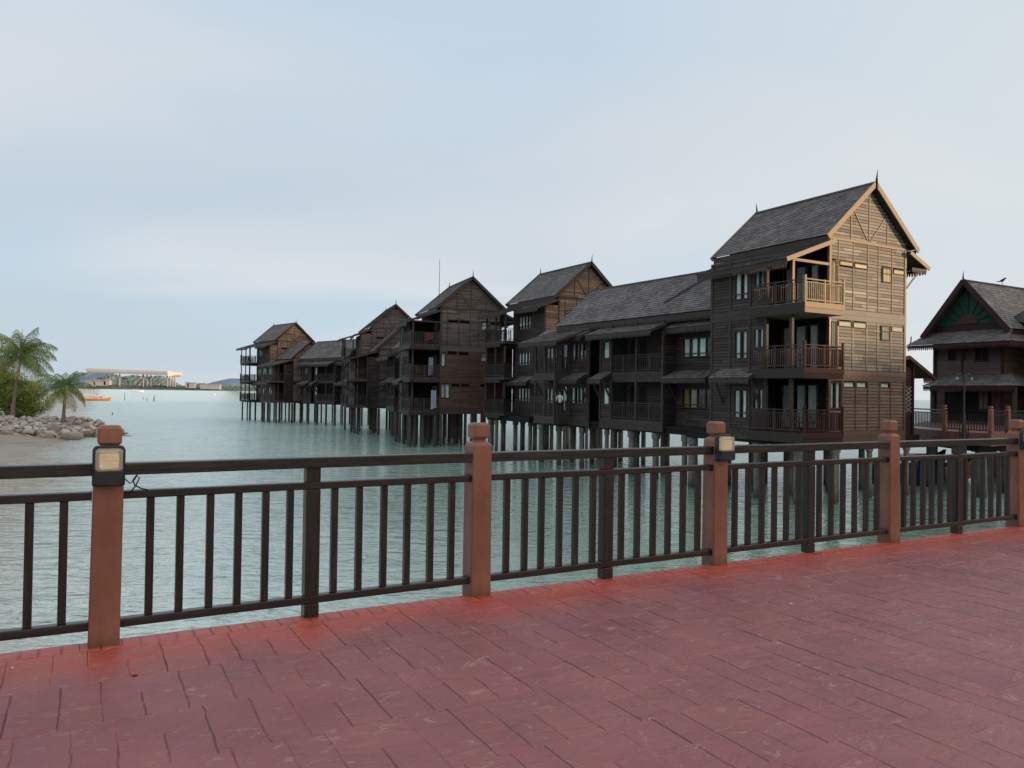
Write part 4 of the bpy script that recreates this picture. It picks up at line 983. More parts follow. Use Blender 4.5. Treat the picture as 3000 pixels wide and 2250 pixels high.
    shingles(mb, (1.0, -5.0, 2.45), (14, -5.0, 2.45), (3.0, -3.0, 3.4), (14, -3.0, 3.4), t=1.1); shingles(mb, (1.0, -5.0, 2.45), (1.0, -1.3, 2.45), (3.0, -3.0, 3.4), (3.0, -1.3, 3.4), t=1.1); o = mb.build('skirt_roof', m_roof, root)
    t = MB(); fringe(t, (1.25, -4.55), (1.25, -.9), 4.9, .16, .18); fringe(t, (1.05, -4.95), (1.05, -1.3), 2.4, .16, .18); fringe(t, (1.25, -4.56), (13, -4.56), 4.9, .16, .18); t.build('eaves_board', m_maroon, o)
    t = MB()
    for x, y in ((-.6, -1.0), (-.6, 4.4), (1.3, -4.6), (4.5, -4.6), (8, -4.6)): t = MB(); t.box(x-.1, x+.1, y-.1, y+.1, 0, 2.6); t.build('veranda_post', m_trim, root)
    t = MB()
    for k in range(7):
        for j in range(2): t.beam((-.0, 1.0+j*.3, 1.0+k*.16), (-.0, 1.25+j*.3, 1.16+k*.16), .02, .03, 4); t.beam((-.0, 1.25+j*.3, 1.0+k*.16), (-.0, 1.0+j*.3, 1.16+k*.16), .02, .03, 4)
    t.build('lattice', m_trim, root)
    piles(root, [(a, b) for a in (.5, 3.5, 7) for b in (-4, -1, 2, 4.8)], -.9)
right_house()
bp = RF.w(4.45, 2.5, 9.8)
def bird():
    mb = MB()
    mb.tube([(-.20, 0, .16), (-.1, 0, .2), (0, 0, .23), (.1, 0, .3), (.17, 0, .36), (.22, 0, .37), (.27, 0, .36)], [.012, .05, .075, .055, .045, .03, .006], 8)
    mb.tube([(-.18, 0, .17), (-.28, 0, .15), (-.36, 0, .17)], [.03, .022, .01], 6)
    for y in (-.03, .03): mb.tube([(0, y, .17), (.01, y, .0)], .008, 5)
    o = mb.build('bird', m_black, None); o.location = bp; o.rotation_euler = (0, 0, radians(10)); o.scale = (1.3, 1.3, 1.3)
    tag(o, 'small dark bird perched on the ridge of the right hand house', 'bird')
bird()

# walkway in front of the right house
m_walk = plain('red_brown_paint', (.20, .085, .07), .5, .4, var=.3, scale=3)
def walkway():
    pts = [(22.3, 43.6), (22.0, 39.3), (22.85, 36.6), (25.6, 38.6), (44, 49), (52, 62), (40, 66), (30, 56)]
    mb = MB(); z0, z1 = -.62, -.02
    mb.poly([(x, y, z1) for x, y in pts]); mb.poly([(x, y, z0) for x, y in reversed(pts)])
    for i in range(len(pts)):
        p, q = pts[i], pts[(i+1) % len(pts)]; mb.poly([(p[0], p[1], z0), (q[0], q[1], z0), (q[0], q[1], z1), (p[0], p[1], z1)])
    mb.build('walkway', m_walk, kind='structure')
    root = empty('walkway_substructure', (24, 40, 0), 0, 'concrete piles and dark beams carrying the red walkway before the right house', 'jetty piles')
    mb = MB(); 
    for (x, y) in ((23.4, 38.2), (25.8, 40), (28.6, 42), (31.5, 43.5), (23.2, 42.5), (27, 46), (34, 46), (30.4, 48.5)):
        mb2 = MB(); mb2.tube([(x-24, y-40, WATER-1), (x-24, y-40, -.95)], .22, 12); mb2.build('pile', m_concrete, root)
    mb.beam((-1.2, -2.2, -.8), (12, 5.5, -.8), .35, .34); mb.beam((-.8, 2.5, -.8), (10, 9, -.8), .35, .34); mb.beam((-.9, -2.0, -.8), (-.9, 3, -.8), .3, .33); mb.build('beam', m_black, root)
    fp = [(22.5, 43.2), (22.3, 39.55), (23.0, 36.87), (24.39, 37.75), (26.9, 39.3), (29.6, 41.0), (32.4, 42.7), (35.2, 44.4)]
    L = ['walkway post beside the gap of sea between tower and right house', 'walkway post left of the lamp post', 'walkway corner post right of the lamp post', 'walkway post just behind the corner post', 'small walkway post hidden behind the right lantern post', 'walkway post further along to the right', 'walkway post beyond the right edge', 'last walkway post']
    for i, (x, y) in enumerate(fp):
        o = copy_tree(post0); o.location = (x, y, -.02); o.rotation_euler = (0, 0, radians(29)); o.scale = (1.15, 1.15, 1.0)
        tag(o, 'terracotta '+L[i], 'railing post', 'posts of the walkway fence')
    for i in range(len(fp)-1):
        p = Vector((*fp[i], 0)); q = Vector((*fp[i+1], 0)); d = (q-p).normalized(); p2 = p+d*.1; q2 = q-d*.1
        c = (p+q)/2; root = empty('walkway_fence', c, 0, ['dark fence panel left of the lamp post against the bright sea', 'dark fence panel behind the lamp post', 'short dark fence panel at the walkway corner', 'dark fence panel right of the walkway corner', 'dark fence panel under the right house veranda', 'dark fence panel toward the right edge', 'last dark fence panel of the walkway'][i], 'fence', 'fence panels of the walkway')
        mb = MB(); n = int((q2-p2).length/.17)
        for k in range(1, n):
            s = p2.lerp(q2, k/n)-c; mb.beam(s+Vector((0, 0, .13)), s+Vector((0, 0, .87)), .04, .04)
        mb.build('baluster', m_rail, root); mb = MB()
        for z, h in ((1.05, .07), (.89, .05), (.11, .05)): mb.beam(p2-c+Vector((0, 0, z)), q2-c+Vector((0, 0, z)), .06, h)
        mb.build('rail', m_rail, root)
walkway()
def lamp_post():
    p = atY(2824, 1285, 34.5)
    root = empty('street_lamp', (p.x, p.y, 0), radians(25), 'slim black twin-headed lamp post standing before the right house', 'lamp post')
    mb = MB(); mb.tube([(0, 0, -.9), (0, 0, -.2), (0, 0, .0), (0, 0, .9), (0, 0, 1.0), (0, 0, 2.9), (0, 0, 3.35)], [.13, .1, .08, .06, .04, .035, .015], 10); mb.build('pole', m_rail, root)
    mb = MB(); mb.beam((-.35, 0, -.45), (0, 0, .62), .04, .05); mb.beam((.35, 0, -.45), (0, 0, .62), .04, .05); mb.beam((-.3, 0, .5), (.3, 0, .5), .04, .05); mb.beam((-.3, 0, .5), (-.3, 0, -.4), .03, .04); mb.beam((.3, 0, .5), (.3, 0, -.4), .03, .04); mb.build('base_bracket', m_rail, root)
    for s in (-1, 1):
        mb = MB(); mb.tube([(0, 0, 2.45), (s*.2, 0, 2.75), (s*.42, 0, 2.75), (s*.5, 0, 2.6)], .018, 6); o = mb.build('arm', m_rail, root)
        mb = MB(); mb.tube([(s*.5, 0, 2.6), (s*.5, 0, 2.52), (s*.5, 0, 2.46)], [.03, .06, .03], 10, 1); mb.build('lamp_head', plain('lamp_opal', (.3, .3, .29), .4), o)
lamp_post()

# ------------------------------------------------------------------ furniture and people on the balconies
m_rattan = plain('dark_rattan', (.05, .035, .03), .6)
def make_chair():
    root = empty('balcony_chair')
    mb = MB(); mb.box(-.27, .27, -.25, .27, .38, .44); mb.build('seat', m_rattan, root)
    mb = MB()
    for k in range(6): mb.beam((-.25+.1*k, .26, .44), (-.22+.088*k, .36, .95), .035, .02)
    mb.beam((-.29, .36, .95), (.29, .36, .95), .04, .06); mb.build('backrest', m_rattan, root)
    for sx in (-1, 1):
        for sy in (-1, 1):
            mb = MB(); mb.beam((sx*.25, sy*.24, 0), (sx*.25, sy*.24, .38 if sy > 0 else .64), .045, .045); mb.build('leg', m_rattan, root)
        mb = MB(); mb.beam((sx*.27, -.28, .65), (sx*.27, .33, .67), .05, .03); mb.build('armrest', m_rattan, root)
    return root
ch0 = make_chair(); first = True
for fr, a, b, z, rz, lab in ((T1F, -1.9, .2, FZ[0], 60, 'dark chair behind the lowest balcony rail of the near tower'), (T1F, -1.2, -.3, FZ[0], -30, 'second dark chair near the corner of the lowest balcony of the near tower'),
                             (T1F, -1.9, .2, FZ[1], 60, 'dark chair on the middle balcony of the near tower'), (T1F, -1.3, -.4, FZ[2], 80, 'dark chair on the top sunlit balcony of the near tower'),
                             (T3F, -1.9, -.3, FZ[0], 40, 'dark chair on the lowest balcony of the frontal gable house'), (T3F, -1.9, -.3, FZ[1], 40, 'dark chair on the middle balcony of the frontal gable house'),
                             (T5F, -1.9, 5.2, FZ[2], 0, 'dark chair on the top corner balcony of the farthest house'), (T5F, -1.9, 5.6, FZ[1], 30, 'dark chair on the middle corner balcony of the farthest house'), (T5F, -1.8, 5.0, FZ[0], 10, 'dark chair on the lowest corner balcony of the farthest house')):
    o = ch0 if first else copy_tree(ch0); first = False
    o.location = fr.w(a, b, z+.005); o.rotation_euler = (0, 0, fr.q+radians(rz)); tag(o, lab, 'chair', 'chairs on the balconies')
def towel(p, q, z0, z1, colr, nm, label):
    m = bpy.data.materials.new(nm+'_cloth'); m.use_nodes = True; nt = m.node_tree; b = nt.nodes['Principled BSDF']
    w = N(nt, 'ShaderNodeTexWave', i_Scale=3.0); w.bands_direction = 'X'; nt.links.new(coords(nt, (1, 1, 0)), w.inputs[0])
    nt.links.new(mixc(nt, ramp(nt, w.outputs[1], [(.55, 0), (.6, 1)]), colr[0], colr[1]), b.inputs['Base Color']); b.inputs['Roughness'].default_value = .9
    mb = MB(); n = 10; g = []
    for i in range(n+1):
        f = i/n; x = p[0]+(q[0]-p[0])*f; y = p[1]+(q[1]-p[1])*f; d = .03*sin(f*17)
        g.append([(x+d, y+d, z1), (x+d*1.5, y-.02, (z0+z1)/2), (x+d*2, y+d, z0+.08*sin(f*5))])
    for i in range(n):
        for j in range(2): mb.poly([g[i][j+1], g[i+1][j+1], g[i+1][j], g[i][j]], 1, True)
    tag(mb.build('towel', m), label, 'towel')
p = T3F.w(-.62, -1.16); q = T3F.w(-1.05, -1.16)
towel(p, q, .15, 1.75, ((.6, .62, .66), (.05, .08, .2)), 'striped', 'pale striped towel hanging at the lowest balcony of the frontal gable house')
towel(T3F.w(-.55, .3), T3F.w(-.95, .2), 3.1, 4.7, ((.45, .5, .6), (.2, .25, .4)), 'blue', 'pale blue cloth hanging in the middle balcony of the frontal gable house')
towel(T3F.w(-1.0, -1.2), T3F.w(-1.6, -1.2), 6.1, 6.75, ((.14, .03, .03), (.09, .02, .02)), 'red', 'red towel on the top balcony rail of the frontal gable house')
towel(W3F.w(.3, 3.3), W3F.w(.3, 3.0), .5, 1.6, ((.5, .16, .05), (.4, .1, .04)), 'orange', 'orange towel hung on the small dark wing left of the frontal gable house')

def skin_person(loc, rz, shirt, pants, pose='stand', s=1.0, label='', group=None):
    """one continuous body from a skinned skeleton; hair is its child"""
    V = {'pel': (0, 0, .95), 'wst': (0, 0, 1.1), 'chs': (0, 0, 1.32), 'nck': (0, 0, 1.48), 'hd0': (0, .0, 1.56), 'hd1': (0, .01, 1.72)}
    rad = {'pel': .13, 'wst': .115, 'chs': .14, 'nck': .055, 'hd0': .08, 'hd1': .085}
    E = [('pel', 'wst'), ('wst', 'chs'), ('chs', 'nck'), ('nck', 'hd0'), ('hd0', 'hd1')]
    for sd, sx in (('L', -1), ('R', 1)):
        V['sh'+sd] = (sx*.18, 0, 1.42); V['el'+sd] = (sx*.25, -.06 if pose == 'stand' else -.1, 1.15); V['wr'+sd] = (sx*.17, -.28, 1.08); V['ha'+sd] = (sx*.13, -.36, 1.1)
        rad.update({'sh'+sd: .06, 'el'+sd: .045, 'wr'+sd: .032, 'ha'+sd: .035}); E += [('chs', 'sh'+sd), ('sh'+sd, 'el'+sd), ('el'+sd, 'wr'+sd), ('wr'+sd, 'ha'+sd)]
        if pose == 'stand': V['hp'+sd] = (sx*.1, 0, .88); V['kn'+sd] = (sx*.11, -.03, .48); V['an'+sd] = (sx*.11, .02, .08); V['to'+sd] = (sx*.12, -.13, .04)
        else: V['hp'+sd] = (sx*.1, -.05, .9); V['kn'+sd] = (sx*.13, -.45, .98); V['an'+sd] = (sx*.13, -.5, .56); V['to'+sd] = (sx*.13, -.62, .53)
        rad.update({'hp'+sd: .095, 'kn'+sd: .065, 'an'+sd: .045, 'to'+sd: .04}); E += [('pel', 'hp'+sd), ('hp'+sd, 'kn'+sd), ('kn'+sd, 'an'+sd), ('an'+sd, 'to'+sd)]
    names = list(V); me = bpy.data.meshes.new('person'); me.from_pydata([V[n] for n in names], [(names.index(a), names.index(b)) for a, b in E], []); me.update()
    o = bpy.data.objects.new('person', me); col.objects.link(o)
    m = bpy.data.materials.new('clothing'); m.use_nodes = True; nt = m.node_tree; b = nt.nodes['Principled BSDF']; b.inputs['Roughness'].default_value = .85
    sp = N(nt, 'ShaderNodeSeparateXYZ'); nt.links.new(N(nt, 'ShaderNodeTexCoord').outputs['Object'], sp.inputs[0])
    mr = N(nt, 'ShaderNodeMath', operation='MULTIPLY'); mr.inputs[1].default_value = .5; nt.links.new(sp.outputs['Z'], mr.inputs[0])
    rp = ramp(nt, mr.outputs[0], [(0, pants), (.49, shirt), (.74, (.35, .2, .13))]); nt.nodes[-1]
    for n_ in nt.nodes:
        if n_.type == 'VALTORGB': n_.color_ramp.interpolation = 'CONSTANT'
    nt.links.new(rp, b.inputs['Base Color']); me.materials.append(m)
    sk = o.modifiers.new('skin', 'SKIN'); 
    for i, n in enumerate(names): me.skin_vertices[0].data[i].radius = (rad[n], rad[n]*(.7 if n in ('chs', 'wst', 'pel') else 1))
    me.skin_vertices[0].data[0].use_root = True
    o.modifiers.new('sub', 'SUBSURF').levels = 1; o.modifiers['sub'].render_levels = 1
    h = MB(); h.tube([(0, .03, 1.66), (0, .03, 1.74), (0, .02, 1.80), (0, .01, 1.83)], [.088, .1, .08, .02], 10); h.build('hair', m_black, o)
    o.location = loc; o.rotation_euler = (0, 0, rz); o.scale = (s, s, s); tag(o, label, 'person', group)
    return o
pp = W1F.w(-.2, 12.3, .1)
for b_ in [x*.1 for x in range(100, 150)]:
    pass
d_ = ray(1640, 1190); q0 = W1F.inv((0, 0)); 
kk = (-.95-q0[0])/(d_.x*W1F.u[0]+d_.y*W1F.u[1]); pp = Vector((d_.x*kk, d_.y*kk, .1))
skin_person(pp, W1F.q+radians(-60), (.75, .74, .74), (.02, .02, .03), 'stand', .95, 'person in a white top with dark hair standing on a lower balcony')
# ------------------------------------------------------------------ rock breakwater
def rockmat(name, ca, cb):
    m, nt, b, out = newmat(name)
    oi = N(nt, 'ShaderNodeObjectInfo')
    n1 = noisef(nt, coords(nt), 2.5, 6, .65); n2 = noisef(nt, coords(nt), 14, 5, .7)
    c = mixc(nt, ramp(nt, n1, [(.3, 0), (.7, 1)]), ca, cb); c = mixc(nt, ramp(nt, n2, [(.5, 0), (.7, .5)]), c, tuple(x*.5 for x in ca))
    hs = N(nt, 'ShaderNodeHueSaturation'); mr = N(nt, 'ShaderNodeMapRange'); mr.inputs['To Min'].default_value = .62; mr.inputs['To Max'].default_value = 1.25
    nt.links.new(oi.outputs['Random'], mr.inputs[0]); nt.links.new(mr.outputs[0], hs.inputs['Value']); nt.links.new(c, hs.inputs['Color'])
    g = N(nt, 'ShaderNodeSeparateXYZ'); nt.links.new(N(nt, 'ShaderNodeNewGeometry').outputs['Position'], g.inputs[0])
    z = N(nt, 'ShaderNodeMapRange'); z.inputs['From Min'].default_value = -3.2; z.inputs['From Max'].default_value = -2.2; nt.links.new(g.outputs['Z'], z.inputs[0])
    c = mixc(nt, ramp(nt, z.outputs[0], [(.1, .75), (.8, 0)]), hs.outputs[0], (.17, .12, .065))
    nt.links.new(c, b.inputs['Base Color']); b.inputs['Roughness'].default_value = .85
    nt.links.new(bump(nt, n2, .5, .03), b.inputs['Normal'])
    return m
m_rock = rockmat('granite', (.38, .325, .27), (.70, .63, .56))
rocks = []
for k in range(14):
    rr = random.Random(100+k); bm = bmesh.new()
    for i in range(15):
        v = Vector((rr.gauss(0, 1), rr.gauss(0, 1), rr.gauss(0, 1))).normalized()*rr.uniform(.8, 1.05); v.x = max(-.82, min(.82, v.x)); v.z = max(-.66, min(.66, v.z)); v.y = max(-.72, min(.72, v.y)); bm.verts.new(v)
    r = bmesh.ops.convex_hull(bm, input=bm.verts)
    bmesh.ops.delete(bm, geom=[g for g in r['geom_interior'] if isinstance(g, bmesh.types.BMVert)], context='VERTS')
    me = bpy.data.meshes.new('boulder'); bm.to_mesh(me); bm.free(); me.materials.append(m_rock); rocks.append(me)
def crest(X):       # (front foot Y, crest Y, crest z)
    t = max(0, min(1, (X+42.8)/3.4)); front = 70.2+max(0, X+41.6)*2.2
    return front, 77.5-t*.5, -1.6-1.2*t**1.3
rk = random.Random(3); n_ = 0; grid = []
tries = 0
while n_ < 285 and tries < 20000:
    tries += 1
    X = rk.uniform(-53, -39.4); f, c, zc_ = crest(X); Y = rk.uniform(f-.4, 81.5)
    s = rk.uniform(.26, .60)*(1.2 if Y < f+2.5 else .8)
    if any((X-x)**2+(Y-y)**2 < (.66*(s+q))**2*.62 for x, y, q in grid): continue
    fr = max(0, min(1, (Y-f)/(c-f))); z = WATER+(zc_-WATER)*fr**.8 if Y < c else zc_-(Y-c)*.3
    o = bpy.data.objects.new('boulder', rocks[n_ % 14]); col.objects.link(o); grid.append((X, Y, s))
    o.location = (X, Y, z+s*.05); o.scale = (s*rk.uniform(.95, 1.4), s*rk.uniform(.8, 1.1), s*rk.uniform(.6, .95)); o.rotation_euler = (rk.uniform(-.4, .4), rk.uniform(-.4, .4), rk.uniform(0, 6.3))
    tag(o, 'angular grey granite boulder piled in the rock breakwater', 'boulder', 'boulders of the breakwater'); n_ += 1
for (px, py, s, lab) in ((212, 1276, (1.25, .6, .52), 'large flat faced oblong tan boulder at the foot of the breakwater'), (165, 1253, (.75, .5, .48), 'pale grey slanting boulder in the middle of the breakwater face')):
    p = atY(px, py, 69.8 if py > 1260 else 71.5)
    bm = bmesh.new(); bmesh.ops.create_cube(bm, size=1.25)
    for v in bm.verts: v.co += Vector((rk.uniform(-.1, .1), rk.uniform(-.1, .1), rk.uniform(-.08, .08)))
    bmesh.ops.bevel(bm, geom=list(bm.edges), offset=.09, segments=2, affect='EDGES'); me = bpy.data.meshes.new('boulder'); bm.to_mesh(me); bm.free(); me.materials.append(m_rock)
    o = bpy.data.objects.new('boulder', me); col.objects.link(o); o.location = (p.x, p.y, p.z); o.scale = s; o.rotation_euler = (.05, .06 if py > 1260 else .5, .1); tag(o, lab, 'boulder')
# packed rubble core under the boulders
mb = MB(); v = []; f = []; nx, ny = 60, 26
for i in range(nx+1):
    X = -90+(-39.0+90)*i/nx; fr_, c, zc_ = crest(X)
    for j in range(ny+1):
        q = j/ny; Y = fr_-.6+(88-fr_)*q
        z = (WATER-.3+(zc_-WATER+.1)*min(1, max(0, (Y-fr_)/(c-fr_)))**.8) if Y < c else zc_-.25-(Y-c)*.28
        z += noise.noise(Vector((X*1.3, Y*1.3, 0)))*.28
        v.append((X+noise.noise(Vector((X, Y, 5)))*.2, Y, z))
for i in range(nx):
    for j in range(ny): f.append((i*(ny+1)+j, (i+1)*(ny+1)+j, (i+1)*(ny+1)+j+1, i*(ny+1)+j+1))
mb.mesh(v, f, .16); mb.build('rubble', m_rock, kind='structure')  # rubble darkened so the gaps between boulders carry crevice shade

# ------------------------------------------------------------------ plants
def leafmat(name, ca, cb, tr=.25):
    m, nt, b, out = newmat(name)
    n1 = noisef(nt, coords(nt), 1.3, 3, .6)
    c = mixc(nt, ramp(nt, n1, [(.35, 0), (.65, 1)]), ca, cb); c = mixc(nt, 1.0, c, tone(nt), 'MULTIPLY')
    nt.links.new(c, b.inputs['Base Color']); b.inputs['Roughness'].default_value = .5; b.inputs['Specular IOR Level'].default_value = .3
    tl = N(nt, 'ShaderNodeBsdfTranslucent'); nt.links.new(c, tl.inputs[0]); mx = N(nt, 'ShaderNodeMixShader'); mx.inputs[0].default_value = tr
    nt.links.new(b.outputs[0], mx.inputs[1]); nt.links.new(tl.outputs[0], mx.inputs[2]); nt.links.new(mx.outputs[0], out.inputs[0])
    return m
m_palm = leafmat('palm_leaf', (.13, .19, .05), (.26, .32, .10)); m_palmold = leafmat('old_palm_leaf', (.30, .27, .07), (.42, .36, .12))
m_bush = leafmat('bush_leaf', (.15, .21, .04), (.32, .36, .09)); m_treeleaf = leafmat('tree_leaf', (.08, .125, .04), (.14, .18, .06))
m_bark = plain('palm_bark', (.22, .18, .14), .85, .2, var=.35, scale=9, bd=.02)
def frond(rnd, L, az, el, droop, old=False):
    mb = MB(); n = 16; pts = []; p = Vector((0, 0, 0)); e = el
    h = Vector((cos(az), sin(az), 0)); st = L/n
    for i in range(n+1):
        pts.append(p.copy()); d = h*cos(e)+Vector((0, 0, sin(e))); p = p+d*st; e -= droop/n*(.5+1.2*i/n)
    mb.tube(pts, [.03*(1-i/(n+2))+.006 for i in range(n+1)], 4, 1.2, smooth=False)
    side = Vector((-h.y, h.x, 0)); m = 42
    for i in range(3, m+1):
        f = i/m*n*.995; k = min(n-1, int(f)); q = pts[k].lerp(pts[k+1], f-k); d = (pts[k+1]-pts[k]).normalized(); up = side.cross(d)
        ll = L*.40*sin(pi*min(1, .12+.86*i/m))**.7*rnd.uniform(.8, 1.1)
        for s in (-1, 1):
            hang = rnd.uniform(.35, 1.0); dr = (side*s*.8+d*.55-Vector((0, 0, 1))*hang*.55+up*.15).normalized()
            mid = q+dr*ll*.5; tip = q+(dr*.85-Vector((0, 0, 1))*(.3+hang*.35)).normalized()*ll
            w = d*.013*(L/2.5+.3); t = rnd.uniform(.65, 1.3)
            mb.poly([q-w, q+w, mid+w*1.1, mid-w*1.1], t); mb.poly([mid-w*1.1, mid+w*1.1, tip], t*.95)
    return mb
def palm(loc, hgt, L, nf, seed, label, lean=(0, 0), spear=0, old=3):
    rnd = random.Random(seed); root = empty('palm_tree', loc, 0, label, 'palm tree')
    mb = MB(); n = 14; pts = [(lean[0]*(i/n)**1.5, lean[1]*(i/n)**1.5, hgt*i/n-.3) for i in range(n+1)]
    rad = [(.13+.08*(1-i/n)**3)*(1.06 if i % 2 else .97) for i in range(n+1)]; mb.tube(pts, rad, 10); mb.build('trunk', m_bark, root)
    top = Vector(pts[-1])
    mb = MB(); mb.tube([top-Vector((0, 0, .15)), top+Vector((0, 0, .35)), top+Vector((0, 0, .7))], [.16, .17, .06], 8, (1, .8, .5)); mb.build('crownshaft', m_palmold, root)
    for i in range(nf):
        az = i*2.4+rnd.uniform(-.3, .3); f = i/nf; el = radians(82-112*f+rnd.uniform(-8, 8)); dr = radians(65+35*sin(f*pi)+rnd.uniform(-15, 15))
        mb = frond(rnd, L*rnd.uniform(.85, 1.1)*(.8 if f < .12 else 1), az, el, dr)
        o = mb.build('frond', m_palmold if i >= nf-old else m_palm, root); o.location = top+Vector((0, 0, .45-.4*f))
    if spear:
        mb = MB(); mb.tube([top, top+Vector((.02, 0, spear*.5)), top+Vector((.08, 0, spear))], [.08, .06, .02], 6); mb.build('spear_leaf', m_palmold, root)
    return root
pb = atY(185.5, 1226, 76.5); palm((pb.x, pb.y, -1.75), 3.25, 2.9, 21, 4, 'short coconut palm standing alone on the breakwater crest', lean=(.18, 0))
pb = atY(36, 1213, 78.0); palm((pb.x, pb.y, -1.6), 6.3, 3.9, 27, 9, 'taller coconut palm at the left edge with a thin upright spear leaf', lean=(.75, 0), spear=2.9, old=5)
def bush(loc, r, n, seed, mat, label, name='shrub', wisp=False, trunk=0, cat='shrub', group=None):
    rnd = random.Random(seed); root = empty(name, loc, 0, label, cat, group)
    mb = MB(); cl = []
    for i in range(n//26):
        v = Vector((rnd.gauss(0, 1), rnd.gauss(0, 1), rnd.gauss(0, 1))).normalized()*rnd.uniform(.35, 1.0)
        cl.append((Vector((v.x*r[0], v.y*r[1], v.z*r[2])), rnd.uniform(.18, .38)*min(r), rnd.uniform(.55, 1.35)))
    for c, s, t in cl:
        for k in range(26):
            d = Vector((rnd.gauss(0, .5), rnd.gauss(0, .5), rnd.gauss(0, .45)))*s; p = c+d
            a = Vector((rnd.uniform(-1, 1), rnd.uniform(-1, 1), rnd.uniform(-.2, 1.2) if wisp else rnd.uniform(-1, 1))).normalized(); b = a.cross(Vector((rnd.uniform(-1, 1), rnd.uniform(-1, 1), rnd.uniform(-1, 1)))).normalized()
            l, w = (.30, .018) if wisp else (.12, .06)
            l *= min(r)**.5; w *= min(r)**.5; k2 = t*rnd.uniform(.8, 1.2)*(1+.25*p.z/r[2])
            mb.poly([p-b*w, p+a*l*.5-b*w*1.5, p+a*l, p+a*l*.5+b*w*1.5], k2)
    o = mb.build('foliage' if not trunk else 'crown', mat, root); o.location = (0, 0, r[2]*.8+trunk)
    mb = MB()
    for i in range(5 if not trunk else 3):
        q = cl[i % len(cl)][0]; mb.tube([(0, 0, -.5), (q.x*.3, q.y*.3, (r[2]*.8+trunk)*.5), (q.x*.8, q.y*.8, r[2]*.8+trunk+q.z*.7)], [.07*min(r)**.5, .05*min(r)**.5, .02], 5)
    mb.build('trunk' if trunk else 'stem', m_bark, root)
    return root
for i, (px, py, Y, r, n, mat, wisp, lab) in enumerate(((20, 1205, 83, (2.3, 1.8, 3.5), 5200, m_bush, True, 'tall feathery yellow green shrub at the left edge behind the palm'), (75, 1200, 84, (2.2, 1.8, 2.3), 4600, m_bush, True, 'feathery bright green shrub just right of the taller palm trunk'),
     (-25, 1190, 84, (2.2, 1.8, 4.4), 3600, m_bush, False, 'dark leafy shrub cut by the left edge of the photo'), (50, 1215, 79.5, (.8, .7, .7), 900, m_treeleaf, False, 'low creeper at the foot of the taller palm'), (95, 1196, 95, (1.8, 1.6, 1.2), 1300, m_bush, False, 'low green shrub on the sand spit behind the breakwater'))):
    p = atY(px, py, Y); bush((p.x, p.y, -1.9), r, n, 20+i, mat, lab, wisp=wisp)
# sandy spit behind the breakwater
m_spit = plain('spit_sand', (.36, .25, .16), .9, .1, var=.3, scale=.4, bd=.05)
def land(name, pts, h, mat, sub=3, kind='structure', nz=.3):
    """low island: shoreline polygon rising to height h inside"""
    mb = MB(); n = len(pts); cx = sum(p[0] for p in pts)/n; cy = sum(p[1] for p in pts)/n; rings = []
    for f, z in ((1, WATER-.3), (.97, WATER+h*.45), (.85, WATER+h*.85), (.5, WATER+h)):
        rings.append([(cx+(x-cx)*f, cy+(y-cy)*f, z+noise.noise(Vector((x*.1, y*.1, f)))*h*nz) for x, y in pts])
    v = [p for r in rings for p in r]; fs = []
    for i in range(3):
        for k in range(n): fs.append((i*n+k, i*n+(k+1) % n, (i+1)*n+(k+1) % n, (i+1)*n+k))
    fs.append(tuple(3*n+k for k in range(n))); mb.mesh(v, fs, 1, False); return mb.build(name, mat, kind=kind)
a = atZ(118, 1196, WATER); land('sand_spit', [(a.x-60, a.y-14), (a.x-20, a.y-8), (a.x-3, a.y-5), (a.x, a.y), (a.x-2, a.y+9), (a.x-12, a.y+16), (a.x-60, a.y+22)], .9, m_spit)
a = atZ(125, 1160, WATER); land('sand_spit', [(a.x-150, a.y-12), (a.x-25, a.y-8), (a.x, a.y), (a.x-5, a.y+25), (a.x-40, a.y+60), (a.x-160, a.y+60)], 1.6, m_spit)
for i, (dx, dy, r, t) in enumerate(((-24, 12, (5, 5, 4.5), 2), (-32, 20, (6, 5, 6), 2.5), (-40, 14, (6, 5, 7), 2), (-16, 20, (4, 4, 3.2), 1.5), (-52, 22, (7, 6, 8), 2), (-9, 14, (3, 3, 2.2), 1), (-66, 18, (8, 6, 9), 2))):
    bush((a.x+dx, a.y+dy, WATER+.9), r, 2600, 60+i, m_treeleaf if i % 2 else m_bush, ['rounded green tree behind the taller palm on the far spit', 'darker tree on the far spit between the two palms', 'broad tree on the spit hidden partly by palm fronds', 'small tree near the tip of the far spit', 'tall tree on the spit at the left edge', 'low tree closest to the tip of the far spit', 'tallest tree on the spit beyond the left edge'][i], name='broadleaf_tree', trunk=t, cat='tree', group='trees on the far spit')

